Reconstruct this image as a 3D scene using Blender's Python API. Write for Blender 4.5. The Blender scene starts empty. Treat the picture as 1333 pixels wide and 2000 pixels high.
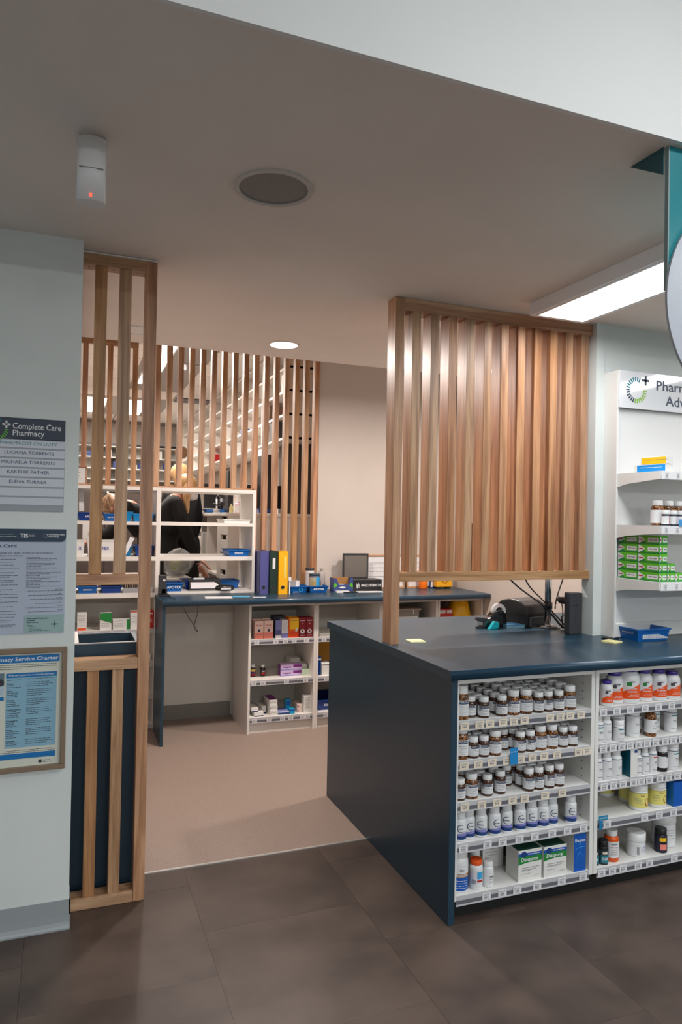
import bpy, math, random
from mathutils import Vector, Matrix, noise
random.seed(7)
sc = bpy.context.scene
col = sc.collection
PI = math.pi

# ---------------------------------------------------------------- camera
def make_camera():
    yaw, pitch, roll = 0.369326, 0.0114119, 0.0185585
    fwd = Vector((math.sin(yaw)*math.cos(pitch), math.cos(yaw)*math.cos(pitch), math.sin(pitch)))
    right = Vector((math.cos(yaw), -math.sin(yaw), 0)); up = right.cross(fwd)
    r = right*math.cos(roll) + up*math.sin(roll)
    u = -right*math.sin(roll) + up*math.cos(roll)
    cd = bpy.data.cameras.new('camera'); cd.sensor_fit = 'VERTICAL'; cd.sensor_height = 36.0
    cd.lens = 1388.91/2000*36; cd.clip_start = 0.02; cd.clip_end = 60
    co = bpy.data.objects.new('camera', cd); col.objects.link(co)
    m = Matrix((r, u, -fwd)).transposed().to_4x4(); m.translation = Vector((0, 0, 1.5))
    co.matrix_world = m; sc.camera = co
make_camera()

# ---------------------------------------------------------------- world, exposure
sc.view_settings.view_transform = 'Standard'; sc.view_settings.look = 'None'
sc.view_settings.gamma = 1.0; sc.view_settings.use_curve_mapping = False
sc.view_settings.exposure = 0.0
wd = bpy.data.worlds.new('shop_ambience'); sc.world = wd; wd.use_nodes = True
wd.node_tree.nodes['Background'].inputs[0].default_value = (0.93, 0.97, 1.0, 1)
wd.node_tree.nodes['Background'].inputs[1].default_value = 0.34

def area(name, loc, size, sizey, power, color, rot=(0, 0, 0), spread=180):
    l = bpy.data.lights.new(name, 'AREA'); l.shape = 'RECTANGLE'; l.size = size; l.size_y = sizey
    l.energy = power; l.color = color; l.spread = math.radians(spread)
    o = bpy.data.objects.new(name, l); o.location = loc; o.rotation_euler = rot; col.objects.link(o); return o
COOL = (0.95, 0.99, 1.0); WARM = (1.0, 0.80, 0.66); NEUT = (1.0, 0.93, 0.86)
# ceiling panels of the shop floor in front of the bulkhead (behind and beside the camera)
area('shop_panel_light', (1.8, 0.0, 3.25), 1.2, 0.6, 40, COOL)
for px_ in (-0.8, 1.6, 4.0):
    area('shop_panel_light', (px_, -3.2, 3.25), 1.2, 0.6, 16, COOL)
    area('shop_panel_light', (px_, -6.6, 3.25), 1.2, 0.6, 190, COOL)

# ---------------------------------------------------------------- materials
def mat(name, color, rough=0.5, metal=0.0, emit=0.0, ecol=None, coat=0.0, trans=0.0, alpha=1.0, spec=None):
    m = bpy.data.materials.new(name); m.use_nodes = True
    b = m.node_tree.nodes['Principled BSDF']
    b.inputs['Base Color'].default_value = (*color, 1); b.inputs['Roughness'].default_value = rough
    b.inputs['Metallic'].default_value = metal; b.inputs['Coat Weight'].default_value = coat
    b.inputs['Transmission Weight'].default_value = trans; b.inputs['Alpha'].default_value = alpha
    if spec is not None: b.inputs['Specular IOR Level'].default_value = spec
    if emit:
        b.inputs['Emission Color'].default_value = (*(ecol or color), 1); b.inputs['Emission Strength'].default_value = emit
    return m
def srgb(r, g, b):
    f = lambda c: (c/255/12.92) if c/255 <= 0.04045 else ((c/255+0.055)/1.055)**2.4
    return (f(r), f(g), f(b))
def noisy(name, c1, c2, scale=(5, 5, 5), detail=4, rough=0.5, bump=0.0, coord='Object', lo=0.35, hi=0.65, randomize=0.0, spec=None, nscale=1.0):
    m = mat(name, c1, rough, spec=spec); nt = m.node_tree; n = nt.nodes; L = nt.links; b = n['Principled BSDF']
    tc = n.new('ShaderNodeTexCoord'); mp = n.new('ShaderNodeMapping'); mp.inputs['Scale'].default_value = scale
    L.new(tc.outputs[coord], mp.inputs['Vector'])
    if randomize:
        oi = n.new('ShaderNodeObjectInfo'); ml = n.new('ShaderNodeMath'); ml.operation = 'MULTIPLY'; ml.inputs[1].default_value = 37.0
        L.new(oi.outputs['Random'], ml.inputs[0]); L.new(ml.outputs[0], mp.inputs['Location'])
    nz = n.new('ShaderNodeTexNoise'); nz.inputs['Detail'].default_value = detail; nz.inputs['Scale'].default_value = nscale
    L.new(mp.outputs[0], nz.inputs['Vector'])
    cr = n.new('ShaderNodeValToRGB'); cr.color_ramp.elements[0].position = lo; cr.color_ramp.elements[1].position = hi
    cr.color_ramp.elements[0].color = (*c1, 1); cr.color_ramp.elements[1].color = (*c2, 1)
    L.new(nz.outputs['Fac'], cr.inputs[0])
    out = cr.outputs[0]
    if randomize:
        hs = n.new('ShaderNodeHueSaturation')
        mr = n.new('ShaderNodeMapRange'); mr.inputs['To Min'].default_value = 1-randomize; mr.inputs['To Max'].default_value = 1+randomize
        L.new(oi.outputs['Random'], mr.inputs['Value']); L.new(mr.outputs[0], hs.inputs['Value'])
        L.new(out, hs.inputs['Color']); out = hs.outputs[0]
    L.new(out, b.inputs['Base Color'])
    if bump:
        bp = n.new('ShaderNodeBump'); bp.inputs['Strength'].default_value = bump; bp.inputs['Distance'].default_value = 0.002
        L.new(nz.outputs['Fac'], bp.inputs['Height']); L.new(bp.outputs[0], b.inputs['Normal'])
    return m
def wood(name, axis, c_dark, c_mid, c_light, rough=0.42, vary=0.10):
    m = mat(name, c_mid, rough); nt = m.node_tree; n = nt.nodes; L = nt.links; b = n['Principled BSDF']
    tc = n.new('ShaderNodeTexCoord'); oi = n.new('ShaderNodeObjectInfo')
    off = n.new('ShaderNodeMath'); off.operation = 'MULTIPLY'; off.inputs[1].default_value = 91.0; L.new(oi.outputs['Random'], off.inputs[0])
    add = n.new('ShaderNodeVectorMath'); add.operation = 'ADD'; L.new(tc.outputs['Object'], add.inputs[0]); L.new(off.outputs[0], add.inputs[1])
    def nz(scale, detail, dist=0.0):
        mp = n.new('ShaderNodeMapping'); mp.inputs['Scale'].default_value = scale; L.new(add.outputs[0], mp.inputs['Vector'])
        t = n.new('ShaderNodeTexNoise'); t.inputs['Scale'].default_value = 1; t.inputs['Detail'].default_value = detail; t.inputs['Distortion'].default_value = dist
        L.new(mp.outputs[0], t.inputs['Vector']); return t
    s_fine = [260, 260, 260]; s_fine[axis] = 6.0
    s_big = [26, 26, 26]; s_big[axis] = 1.6
    f, g = nz(s_fine, 5), nz(s_big, 3, 0.8)
    cr = n.new('ShaderNodeValToRGB'); e = cr.color_ramp.elements
    e[0].position = 0.30; e[0].color = (*c_dark, 1); e[1].position = 0.72; e[1].color = (*c_light, 1)
    k = e.new(0.5); k.color = (*c_mid, 1); L.new(g.outputs['Fac'], cr.inputs[0])
    mx = n.new('ShaderNodeMix'); mx.data_type = 'RGBA'; mx.blend_type = 'MULTIPLY'; mx.inputs['Factor'].default_value = 0.42
    c2 = n.new('ShaderNodeValToRGB'); c2.color_ramp.elements[0].position = 0.32; c2.color_ramp.elements[1].position = 0.6
    c2.color_ramp.elements[0].color = (0.40, 0.34, 0.30, 1); c2.color_ramp.elements[1].color = (1, 1, 1, 1)
    L.new(f.outputs['Fac'], c2.inputs[0]); L.new(cr.outputs[0], mx.inputs[6]); L.new(c2.outputs[0], mx.inputs[7])
    hs = n.new('ShaderNodeHueSaturation')
    for sock, a, c, mul in (('Value', 1-vary, 1+vary, 1.0), ('Hue', 0.487, 0.498, 7.3), ('Saturation', 0.90, 1.08, 13.7)):
        w = n.new('ShaderNodeMath'); w.operation = 'MULTIPLY'; w.inputs[1].default_value = mul; L.new(oi.outputs['Random'], w.inputs[0])
        fr = n.new('ShaderNodeMath'); fr.operation = 'FRACT'; L.new(w.outputs[0], fr.inputs[0])
        mr = n.new('ShaderNodeMapRange'); mr.inputs['To Min'].default_value = a; mr.inputs['To Max'].default_value = c
        L.new(fr.outputs[0] if mul != 1.0 else oi.outputs['Random'], mr.inputs['Value']); L.new(mr.outputs[0], hs.inputs[sock])
    L.new(mx.outputs[2], hs.inputs['Color']); L.new(hs.outputs[0], b.inputs['Base Color'])
    bp = n.new('ShaderNodeBump'); bp.inputs['Strength'].default_value = 0.15; bp.inputs['Distance'].default_value = 0.001
    L.new(f.outputs['Fac'], bp.inputs['Height']); L.new(bp.outputs[0], b.inputs['Normal'])
    return m

W_ = {}
for ax, nm in ((0, 'x'), (1, 'y'), (2, 'z')):
    W_[ax] = wood('timber_along_' + nm, ax, (0.31, 0.156, 0.066), (0.49, 0.275, 0.130), (0.64, 0.395, 0.205))
wallwhite = noisy('white_wall_paint', (0.66, 0.70, 0.68), (0.70, 0.74, 0.72), (3, 3, 3), rough=0.55, bump=0.02)
bulk_m = noisy('bulkhead_paint', (0.80, 0.81, 0.80), (0.83, 0.84, 0.83), (2, 2, 2), rough=0.6)
wallcream = noisy('cream_wall_paint', (0.57, 0.505, 0.455), (0.60, 0.535, 0.485), (2, 2, 2), rough=0.6)
ceil_m = noisy('ceiling_paint', (0.78, 0.72, 0.66), (0.82, 0.76, 0.70), (2, 2, 2), rough=0.75)
disp_ceil = noisy('acoustic_tile', (0.72, 0.68, 0.64), (0.78, 0.75, 0.72), (40, 40, 40), rough=0.85)
tile_m = noisy('dark_floor_tile', srgb(60, 48, 42), srgb(84, 70, 62), (1.7, 2.2, 1), detail=6, rough=0.42, bump=0.05, randomize=0.05, nscale=2.2)
vinyl_m = noisy('speckled_vinyl', srgb(140, 120, 108), srgb(169, 151, 140), (260, 260, 1), detail=2, rough=0.5, lo=0.42, hi=0.62)
grout_m = mat('tile_joint', srgb(50, 42, 38), 0.7)
trim_metal = mat('aluminium_strip', (0.75, 0.73, 0.70), 0.35, 0.8)
skirt_m = mat('grey_coved_vinyl', srgb(150, 156, 158), 0.4)
skirt_back = mat('grey_skirting', srgb(132, 126, 118), 0.5)
navy = noisy('navy_laminate', (0.012, 0.040, 0.066), (0.014, 0.047, 0.078), (60, 60, 60), rough=0.33, bump=0.03)
navy_front = mat('navy_edge', (0.014, 0.055, 0.100), 0.28, coat=0.2)
navy_dark = mat('navy_panel', (0.010, 0.035, 0.060), 0.45)
white = mat('white_melamine', (0.76, 0.75, 0.72), 0.38)
whitew = mat('warm_white_melamine', (0.78, 0.74, 0.69), 0.4)
beigeback = mat('beige_panel', (0.72, 0.68, 0.61), 0.5)
black = mat('black_plastic', (0.012, 0.012, 0.014), 0.35)
charcoal = mat('charcoal_plastic', (0.030, 0.030, 0.032), 0.45)
plinth_m = mat('black_plinth', (0.006, 0.006, 0.007), 0.5)
greyplas = mat('grey_plastic', (0.30, 0.30, 0.31), 0.4)
screen_m = mat('dark_screen', (0.020, 0.021, 0.024), 0.12)
rail_m = mat('clear_ticket_rail', (0.50, 0.50, 0.52), 0.25)
rail_d = mat('ticket_rail_insert', (0.13, 0.13, 0.15), 0.4)
ink = mat('dark_ink', (0.035, 0.035, 0.045), 0.6)
inkl = mat('grey_ink', (0.22, 0.23, 0.25), 0.6)
navyink = mat('navy_ink', srgb(30, 52, 92), 0.5)
tick_c = mat('cream_ticket', srgb(226, 212, 192), 0.6)
tick_w = mat('white_ticket', srgb(222, 220, 222), 0.6)
paper = mat('paper', (0.72, 0.71, 0.72), 0.65)
lab_w = mat('white_label', (0.72, 0.72, 0.73), 0.5)
cap_w = mat('white_cap', (0.78, 0.78, 0.78), 0.35)
plas_w = mat('white_bottle_plastic', (0.75, 0.76, 0.77), 0.3)
def c(name, r, g, b, rough=0.45, **k): return mat(name, srgb(r, g, b), rough, **k)
amber = mat('amber_glass', (0.055, 0.018, 0.006), 0.08, coat=0.5)
def amber_pills():
    m = mat('amber_glass_with_capsules', (0.1, 0.03, 0.01), 0.1, coat=0.6); nt = m.node_tree; n = nt.nodes; L = nt.links
    tc = n.new('ShaderNodeTexCoord'); v = n.new('ShaderNodeTexVoronoi'); v.inputs['Scale'].default_value = 130
    oi = n.new('ShaderNodeObjectInfo'); ad = n.new('ShaderNodeVectorMath'); ad.operation = 'ADD'
    L.new(tc.outputs['Object'], ad.inputs[0]); L.new(oi.outputs['Random'], ad.inputs[1]); L.new(ad.outputs[0], v.inputs['Vector'])
    cr = n.new('ShaderNodeValToRGB'); e = cr.color_ramp.elements
    e[0].position = 0.2; e[0].color = (0.42, 0.16, 0.03, 1); e[1].position = 0.62; e[1].color = (0.05, 0.014, 0.004, 1)
    L.new(v.outputs['Distance'], cr.inputs[0]); L.new(cr.outputs[0], n['Principled BSDF'].inputs['Base Color']); return m
amber_p = amber_pills()
blue_t = c('blue_tray_plastic', 6, 92, 168, 0.35); navy_t = c('royal_blue_tray_plastic', 6, 54, 130, 0.35); cyan_t = c('cyan_tray_plastic', 10, 126, 190, 0.35)
white_ink = mat('white_print', (0.85, 0.86, 0.88), 0.5)
teal = c('teal_print', 0, 122, 134); green = c('green_print', 24, 128, 52); lime = c('lime_green_print', 88, 178, 32)
red = c('red_print', 178, 26, 30); orange = c('orange_print', 232, 84, 18); yellow = c('yellow_print', 245, 190, 20)
blue = c('blue_print', 8, 86, 178); skyblue = c('sky_blue_print', 60, 160, 214); purple = c('purple_print', 120, 40, 120)
lilac = c('lilac_print', 198, 176, 214); peri = c('periwinkle_print', 130, 130, 190); salmon = c('salmon_print', 240, 138, 120); pink = c('pale_pink_print', 240, 205, 192)
maroon = c('maroon_print', 140, 20, 34); slate = c('slate_blue_print', 46, 50, 74); carton_w = mat('white_carton', (0.74, 0.73, 0.70), 0.55)
deepblue = c('deep_blue_print', 22, 60, 120); violetcap = c('violet_cap', 62, 44, 140, 0.3); lemon = c('lemon_label', 226, 216, 120)
metal = mat('chrome', (0.6, 0.6, 0.62), 0.18, 1.0)
clear = mat('clear_plastic', (0.85, 0.87, 0.88), 0.15, alpha=0.45)
kraft = c('kraft_card', 168, 122, 74); pale_green = c('pale_green_print', 200, 220, 190)

# ---------------------------------------------------------------- mesh helpers
class MB:
    def __init__(s): s.v = []; s.f = []; s.m = []; s.sm = []
    def add(s, vs, fs, mi=0, smooth=False):
        b = len(s.v); s.v += [tuple(p) for p in vs]
        for f in fs: s.f.append(tuple(b+i for i in f)); s.m.append(mi); s.sm.append(smooth)
        return s
    def box(s, x0, x1, y0, y1, z0, z1, mi=0):
        return s.add([(x0,y0,z0),(x1,y0,z0),(x1,y1,z0),(x0,y1,z0),(x0,y0,z1),(x1,y0,z1),(x1,y1,z1),(x0,y1,z1)],
                     [(0,3,2,1),(4,5,6,7),(0,1,5,4),(1,2,6,5),(2,3,7,6),(3,0,4,7)], mi)
    def lathe(s, prof, n=24, mi=0, cap0=True, cap1=True, cx=0, cy=0):
        vs = []; fs = []
        for r, z in prof:
            for k in range(n):
                a = 2*PI*k/n; vs.append((cx+r*math.cos(a), cy+r*math.sin(a), z))
        for i in range(len(prof)-1):
            for k in range(n):
                a, b = i*n+k, i*n+(k+1) % n; fs.append((a, b, b+n, a+n))
        s.add(vs, fs, mi, True)
        base = len(s.v)-len(vs)
        if cap0: s.f.append(tuple(base+k for k in reversed(range(n)))); s.m.append(mi); s.sm.append(False)
        if cap1: s.f.append(tuple(base+(len(prof)-1)*n+k for k in range(n))); s.m.append(mi); s.sm.append(False)
        return s
    def prism(s, pts, y0, y1, mi=0, smooth=False):      # outline in XZ, counter-clockwise seen from -Y
        n = len(pts); vs = [(x, y0, z) for x, z in pts]+[(x, y1, z) for x, z in pts]
        s.add(vs, [tuple(range(n))], mi); b = len(s.v)-2*n
        s.f.append(tuple(b+n+k for k in reversed(range(n)))); s.m.append(mi); s.sm.append(False)
        for k in range(n):
            j = (k+1) % n; s.f.append((b+k, b+n+k, b+n+j, b+j)); s.m.append(mi); s.sm.append(smooth)
        return s
    def tube(s, pts, r, n=8, mi=0):
        P = [Vector(p) for p in pts]; vs = []; fs = []
        up = Vector((0, 0, 1))
        for i, p in enumerate(P):
            d = (P[min(i+1, len(P)-1)]-P[max(i-1, 0)]).normalized()
            a = d.cross(up); a = d.cross(Vector((1, 0, 0))) if a.length < 0.1 else a
            a.normalize(); b = d.cross(a)
            rr = r[i] if isinstance(r, (list, tuple)) else r
            for k in range(n):
                t = 2*PI*k/n; q = p+a*math.cos(t)*rr+b*math.sin(t)*rr; vs.append(q)
        for i in range(len(P)-1):
            for k in range(n):
                j = (k+1) % n; fs.append((i*n+k, i*n+n+k, i*n+n+j, i*n+j))
        s.add(vs, fs, mi, True); b = len(s.v)-len(vs)
        for cap in (tuple(b+k for k in range(n)), tuple(b+(len(P)-1)*n+k for k in reversed(range(n)))):
            s.f.append(cap); s.m.append(mi); s.sm.append(False)
        return s
    def mesh(s, name, mats):
        me = bpy.data.meshes.new(name); me.from_pydata(s.v, [], s.f)
        for m in (mats if isinstance(mats, (list, tuple)) else [mats]): me.materials.append(m)
        me.polygons.foreach_set('material_index', s.m); me.polygons.foreach_set('use_smooth', s.sm); me.update(); return me
def bez(p0, p1, p2, p3, n=12):
    out = []
    for i in range(n+1):
        t = i/n; u = 1-t; out.append(tuple(u**3*a+3*u*u*t*b+3*u*t*t*c_+t**3*d for a, b, c_, d in zip(p0, p1, p2, p3)))
    return out
def link(name, me, parent=None, loc=(0, 0, 0), rot=(0, 0, 0)):
    o = bpy.data.objects.new(name, me); o.location = loc; o.rotation_euler = rot; col.objects.link(o)
    if parent: o.parent = parent
    return o
def part(name, mb, m, parent=None, loc=(0, 0, 0), rot=(0, 0, 0), bevel=0, seg=2):
    me = mb.mesh(name, m)
    if bevel:
        import bmesh
        bm = bmesh.new(); bm.from_mesh(me)
        bmesh.ops.bevel(bm, geom=bm.edges[:], offset=bevel, segments=seg, affect='EDGES', profile=0.5, clamp_overlap=True)
        bm.to_mesh(me); bm.free()
    return _stuffnames(link(name, me, parent, loc, rot))
def thing(name, label, cat, loc=(0, 0, 0), rz=0, group=None):
    o = bpy.data.objects.new(name, None); o.empty_display_size = 0.05; o.location = loc; o.rotation_euler = (0, 0, rz); col.objects.link(o)
    return tag(o, label, cat, group)
def tag(o, label, cat, group=None):
    o['label'] = label; o['category'] = cat
    if group: o['group'] = group
    return o
def _stuffnames(o):
    if o.name.split('.')[0] in ('small_print', 'body_text', 'barcode', 'slot_pattern', 'printed_flash'): o['kind'] = 'stuff'
    return o
def struct(name, mb, m, **k):
    o = part(name, mb, m, **k); o['kind'] = 'structure'; return o
def stuff(o): o['kind'] = 'stuff'; return o
def copy_tree(o, parent=None):
    n = o.copy(); col.objects.link(n)
    if parent: n.parent = parent
    for ch in o.children: copy_tree(ch, n)
    return n
ORD = ['', 'first', 'second', 'third', 'fourth', 'fifth', 'sixth', 'seventh', 'eighth', 'ninth', 'tenth', 'eleventh', 'twelfth', 'thirteenth', 'fourteenth', 'fifteenth', 'sixteenth']

_tc = {}
def text_mesh(s, size, bold=0.0, align='CENTER', res=2, ext=0.0003):
    key = (s, size, bold, align, res)
    if key in _tc: return _tc[key]
    cu = bpy.data.curves.new('t', 'FONT'); cu.body = s; cu.size = size; cu.offset = bold*size; cu.align_x = align; cu.align_y = 'CENTER'
    cu.resolution_u = res; cu.extrude = ext; cu.space_line = 0.85
    o = bpy.data.objects.new('t', cu); col.objects.link(o)
    dg = bpy.context.evaluated_depsgraph_get(); me = bpy.data.meshes.new_from_object(o.evaluated_get(dg))
    col.objects.unlink(o); bpy.data.objects.remove(o); bpy.data.curves.remove(cu)
    v = [(p.co.x, -p.co.z, p.co.y) for p in me.vertices]; f = [tuple(q.vertices) for q in me.polygons]
    bpy.data.meshes.remove(me); _tc[key] = (v, f); return _tc[key]
def text(s, size, m, parent, x, y, z, bold=0.0, align='CENTER', sx=1.0, name='lettering', wrap=None, fit=None, rz=0, shear=0, up=False):
    v, f = text_mesh(s, size, bold, align)
    if not v: return None
    if fit:
        w = max(p[0] for p in v)-min(p[0] for p in v); sx = fit/w
    vs = []
    for p in v:
        px, py, pz = p[0]*sx+shear*p[2], p[1], p[2]
        if up: px, pz = -pz, px
        if wrap:
            a = (px+0)/wrap; R = wrap-py; vs.append((R*math.sin(a), -R*math.cos(a), pz))
        else: vs.append((px, py, pz))
    mb = MB().add(vs, f); return part(name, mb, m, parent, (x, y, z), (0, 0, rz))
def wrapbox(x0, x1, z0, z1, R, n=6, t=0.0004):
    mb = MB(); vs = []; fs = []
    for i in range(n+1):
        a = (x0+(x1-x0)*i/n)/R; vs += [((R+t)*math.sin(a), -(R+t)*math.cos(a), z0), ((R+t)*math.sin(a), -(R+t)*math.cos(a), z1)]
    for i in range(n): fs.append((2*i, 2*i+2, 2*i+3, 2*i+1))
    return mb.add(vs, fs, 0, True)
def textlines(rows, mb=None, y=0.0, seed=1, mi=0, h=0.45):
    """rows: (x0, x1, z, lineheight) -> broken dark dashes like small print"""
    rnd = random.Random(seed); mb = mb or MB()
    for x0, x1, z, lh in rows:
        x = x0
        while x < x1-lh:
            w = rnd.uniform(1.2, 4.2)*lh
            w = min(w, x1-x)
            mb.box(x, x+w, y-0.0004, y, z-lh*h/2, z+lh*h/2, mi); x += w+lh*0.6
    return mb

# ---------------------------------------------------------------- room shell
F0, YB, CZ = 0.0, 3.09, 2.51
fl = struct('floor', MB().box(-2.6, 5.4, -8.0, YB, -0.06, -0.004), grout_m)
random.seed(3)
tid = 0
for i in range(-4, 7):
    x0 = 0.50+0.604*i; ro = (0.0 if i % 2 == 0 else -0.26)
    for j in range(-9, 3):
        y0 = 2.585+ro+0.604*(j-0); y1 = min(y0+0.6034, YB-0.004)
        if y0 > YB-0.02 or y0 < -2.4: continue
        part('floor_tile', MB().box(x0+.0004, x0+.6037, y0, y1, -0.004, random.uniform(-0.0004, 0.0)), tile_m, fl)
struct('floor_dispensing_area', MB().box(-0.4, 4.4, YB, 5.62, -0.06, 0.0), vinyl_m)
part('threshold_strip', MB().box(0.04, 3.2, YB-0.006, YB+0.006, -0.002, 0.0025), trim_metal, fl)
struct('ceiling', MB().box(-2.6, 5.4, 1.427, 4.28, CZ, CZ+0.10), ceil_m)
struct('trim_bulkhead', MB().box(-2.6, 5.4, 1.415, 1.427, CZ, 3.3), bulk_m)
struct('ceiling_shop', MB().box(-2.6, 5.4, -8.0, 1.415, 3.3, 3.36), bulk_m)
struct('wall_left', MB().box(-2.6, 0.04, 2.775, 2.95, 0, CZ), wallwhite)
struct('wall_left_passage', MB().box(-0.10, 0.04, 2.95, 12.2, 0, 3.05), wallcream)
struct('wall_right_pier', MB().box(2.459, 2.512, 2.852, 2.935, .948, CZ), wallwhite)
struct('wall_right_front', MB().box(2.512, 5.4, 2.86, 2.935, .948, CZ), wallwhite)
struct('wall_right', MB().box(3.10, 3.2, 2.935, 5.33, 0, 3.05), wallcream)
struct('wall_back', MB().box(1.862, 3.2, 5.33, 5.43, 0, 3.05), wallcream)
struct('wall_back_lower', MB().box(0.63, 1.862, 5.375, 5.43, 0, 0.93), beigeback)
struct('wall_shop_right', MB().box(5.4, 5.5, -8.0, 2.935, 0, 3.3), wallwhite)
struct('wall_dispensary_far', MB().box(-0.1, 4.2, 12.2, 12.3, 0, 3.05), wallcream)
struct('wall_dispensary_right', MB().box(2.15, 2.25, 5.43, 12.2, 0, 3.05), wallcream)
struct('floor_dispensary', MB().box(-0.1, 2.2, 5.62, 12.2, 0.35, 0.45), vinyl_m)
# coved skirting
sk = [(0, 0.0), (0.012, 0.0), (0.012, 0.006), (0.008, 0.014), (0.0045, 0.026), (0.003, 0.05), (0.003, 0.105), (0, 0.105)]
mb = MB(); vs = [(-1.6, 2.775-y, z) for y, z in sk]+[(0.045, 2.775-y, z) for y, z in sk]; n = len(sk)
mb.add(vs, [tuple(range(n)), tuple(reversed(range(n, 2*n)))]+[(k, k+n, (k+1) % n+n, (k+1) % n) for k in range(n)])
mb.box(0.04, 0.0445, 2.772, 2.876, 0.0, 0.105)
struct('baseboard_left', mb, skirt_m)
struct('baseboard_kneehole', MB().box(0.62, 1.20, 5.365, 5.375, 0.0, 0.105), skirt_back)
# dispensary grid ceiling, 3.0 m: individual panels on T-bars
cg = struct('ceiling_dispensary', MB().box(-0.1, 2.2, 4.28, 12.2, 3.035, 3.06), disp_ceil)
struct('trim_ceiling_step', MB().box(-0.1, 3.2, 4.255, 4.28, CZ+0.10, 3.05), ceil_m)
struct('ceiling_recess', MB().box(2.2, 3.2, 4.28, 5.45, 3.035, 3.06), disp_ceil)
TROF = [(0.705, 5.95, 0.195, 2.36), (0.205, 9.50, 0.27, 1.42), (0.715, 9.50, 0.27, 1.42)]
ys = [5.26+1.17*k*0.5 for k in range(12)]
for k in range(11):
    for xx in (-0.54, 0.06, 0.66, 1.26, 1.86):
        y0, x0 = ys[k], max(xx, -0.05)
        if any(x0 < t[0]+t[2] and t[0] < xx+.59 and t[1]-0.45 < y0 < t[1]+t[3]-0.1 for t in TROF): continue
        part('ceiling_panel', MB().box(x0+.010, xx+.588, y0+.006, y0+.579, 3.008, 3.020), disp_ceil, cg)
part('t_bar', MB().box(-0.1, 2.2, 5.25, 12.2, 3.016, 3.034), mat('t_bar_grey', (0.30, 0.28, 0.26), 0.6), cg)
for k, (x, y, w, d) in enumerate(TROF):
    t = thing('ceiling_light', ['long lit ceiling panel above the nearer dispensary bench', 'lit square ceiling panel over far shelves, left of its pair', 'lit square ceiling panel over far shelves, right of its pair'][k], 'light', (x, y, 3.0), 0, 'dispensary ceiling panels')
    part('frame', MB().box(0, w, 0, .012, -.004, .02).box(0, w, d-.012, d, -.004, .02).box(0, .012, 0, d, -.004, .02).box(w-.012, w, 0, d, -.004, .02), white, t)
    part('diffuser', MB().box(.012, w-.012, .012, d-.012, .004, .012), mat('panel_glow', (1, 1, 1), 0.5, emit=7, ecol=(1, 0.97, 0.93)), t)
area('troffer_light', (0.80, 7.1, 2.98), 0.19, 2.3, 62, (1, 0.88, 0.80))
area('troffer_light', (0.34, 10.2, 2.98), 0.27, 1.4, 30, (1, 0.92, 0.84))
area('troffer_light', (0.85, 10.2, 2.98), 0.27, 1.4, 30, (1, 0.92, 0.84))
v = thing('air_vent', 'long slotted air grille in the dispensary ceiling', 'vent', (1.27, 9.1, 2.995))
part('frame', MB().box(0, .6, 0, .3, .004, .012), mat('vent_back', (0.1, 0.09, 0.085), 0.7), v)
for k in range(6): part('slat', MB().box(0, .6, .02+.05*k, .035+.05*k, -.006, .004), greyplas, v)

# ---------------------------------------------------------------- ceiling fixtures
def ring(r0, r1, z0, z1, n=48):
    mb = MB(); vs = []; fs = []
    for k in range(n):
        a = 2*PI*k/n; ca, sa = math.cos(a), math.sin(a)
        vs += [(r0*ca, r0*sa, z0), (r1*ca, r1*sa, z0), (r1*ca, r1*sa, z1), (r0*ca, r0*sa, z1)]
    for k in range(n):
        a, b = 4*k, 4*((k+1) % n)
        for i in range(4): j = (i+1) % 4; fs.append((a+i, a+j, b+j, b+i))
    return mb.add(vs, fs, 0, False)
def disc(r, z0, z1, n=48): return MB().lathe([(r, z0), (r, z1)], n)
s = thing('ceiling_speaker', 'round recessed ceiling speaker with grey mesh grille and pale rim', 'speaker', (0.571, 2.095, CZ))
part('rim', ring(.105, .120, -.006, 0), mat('speaker_rim', (0.55, 0.52, 0.49), 0.5), s)
part('grille', disc(.105, -.002, 0), noisy('speaker_mesh', (0.16, 0.15, 0.145), (0.34, 0.32, 0.30), (900, 900, 900), 1, 0.6), s)
d1 = mat('downlight_glow', (1, 1, 1), 0.5, emit=16, ecol=(1, 0.96, 0.97))
def downlight(x, y, power, label, lit=True):
    t = thing('downlight', label, 'light', (x, y, CZ), 0, 'downlights over the dispensing area')
    part('rim', ring(.078, .090, -.005, 0), cap_w, t); part('lens', disc(.078, -.003, 0), d1 if lit else cap_w, t)
    if lit:
        l = bpy.data.lights.new('downlight_beam', 'AREA'); l.shape = 'DISK'; l.size = 0.15; l.energy = power; l.color = (1.0, 0.90, 0.835)
        o = bpy.data.objects.new('downlight_beam', l); o.location = (0, 0, -.008); col.objects.link(o); o.parent = t
downlight(1.157, 3.955, 35, 'glowing round downlight in the ceiling above the middle of the desk')
downlight(2.67, 4.00, 31, 'glowing round downlight seen through the right slatted screen')
downlight(0.336, 3.99, 0, 'unlit round ceiling fitting between the first and second left slats', lit=False)
s = thing('batten_light', 'long rectangular surface-mounted ceiling light glowing white above right screen', 'light', (1.962, 0.95, CZ-.001))
part('housing', MB().box(0, .012, 0, 1.77, -.058, 0).box(.293, .305, 0, 1.77, -.058, 0).box(.012, .293, 0, .012, -.058, 0).box(.012, .293, 1.758, 1.77, -.058, 0).box(.012, .293, .012, 1.758, -.012, 0), c('batten_housing', 240, 241, 243), s)
part('diffuser', MB().box(.027, .278, .027, 1.743, -.0575, -.050), mat('batten_glow', (1, 1, 1), 0.5, emit=6, ecol=(1, 1, 1)), s)
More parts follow.
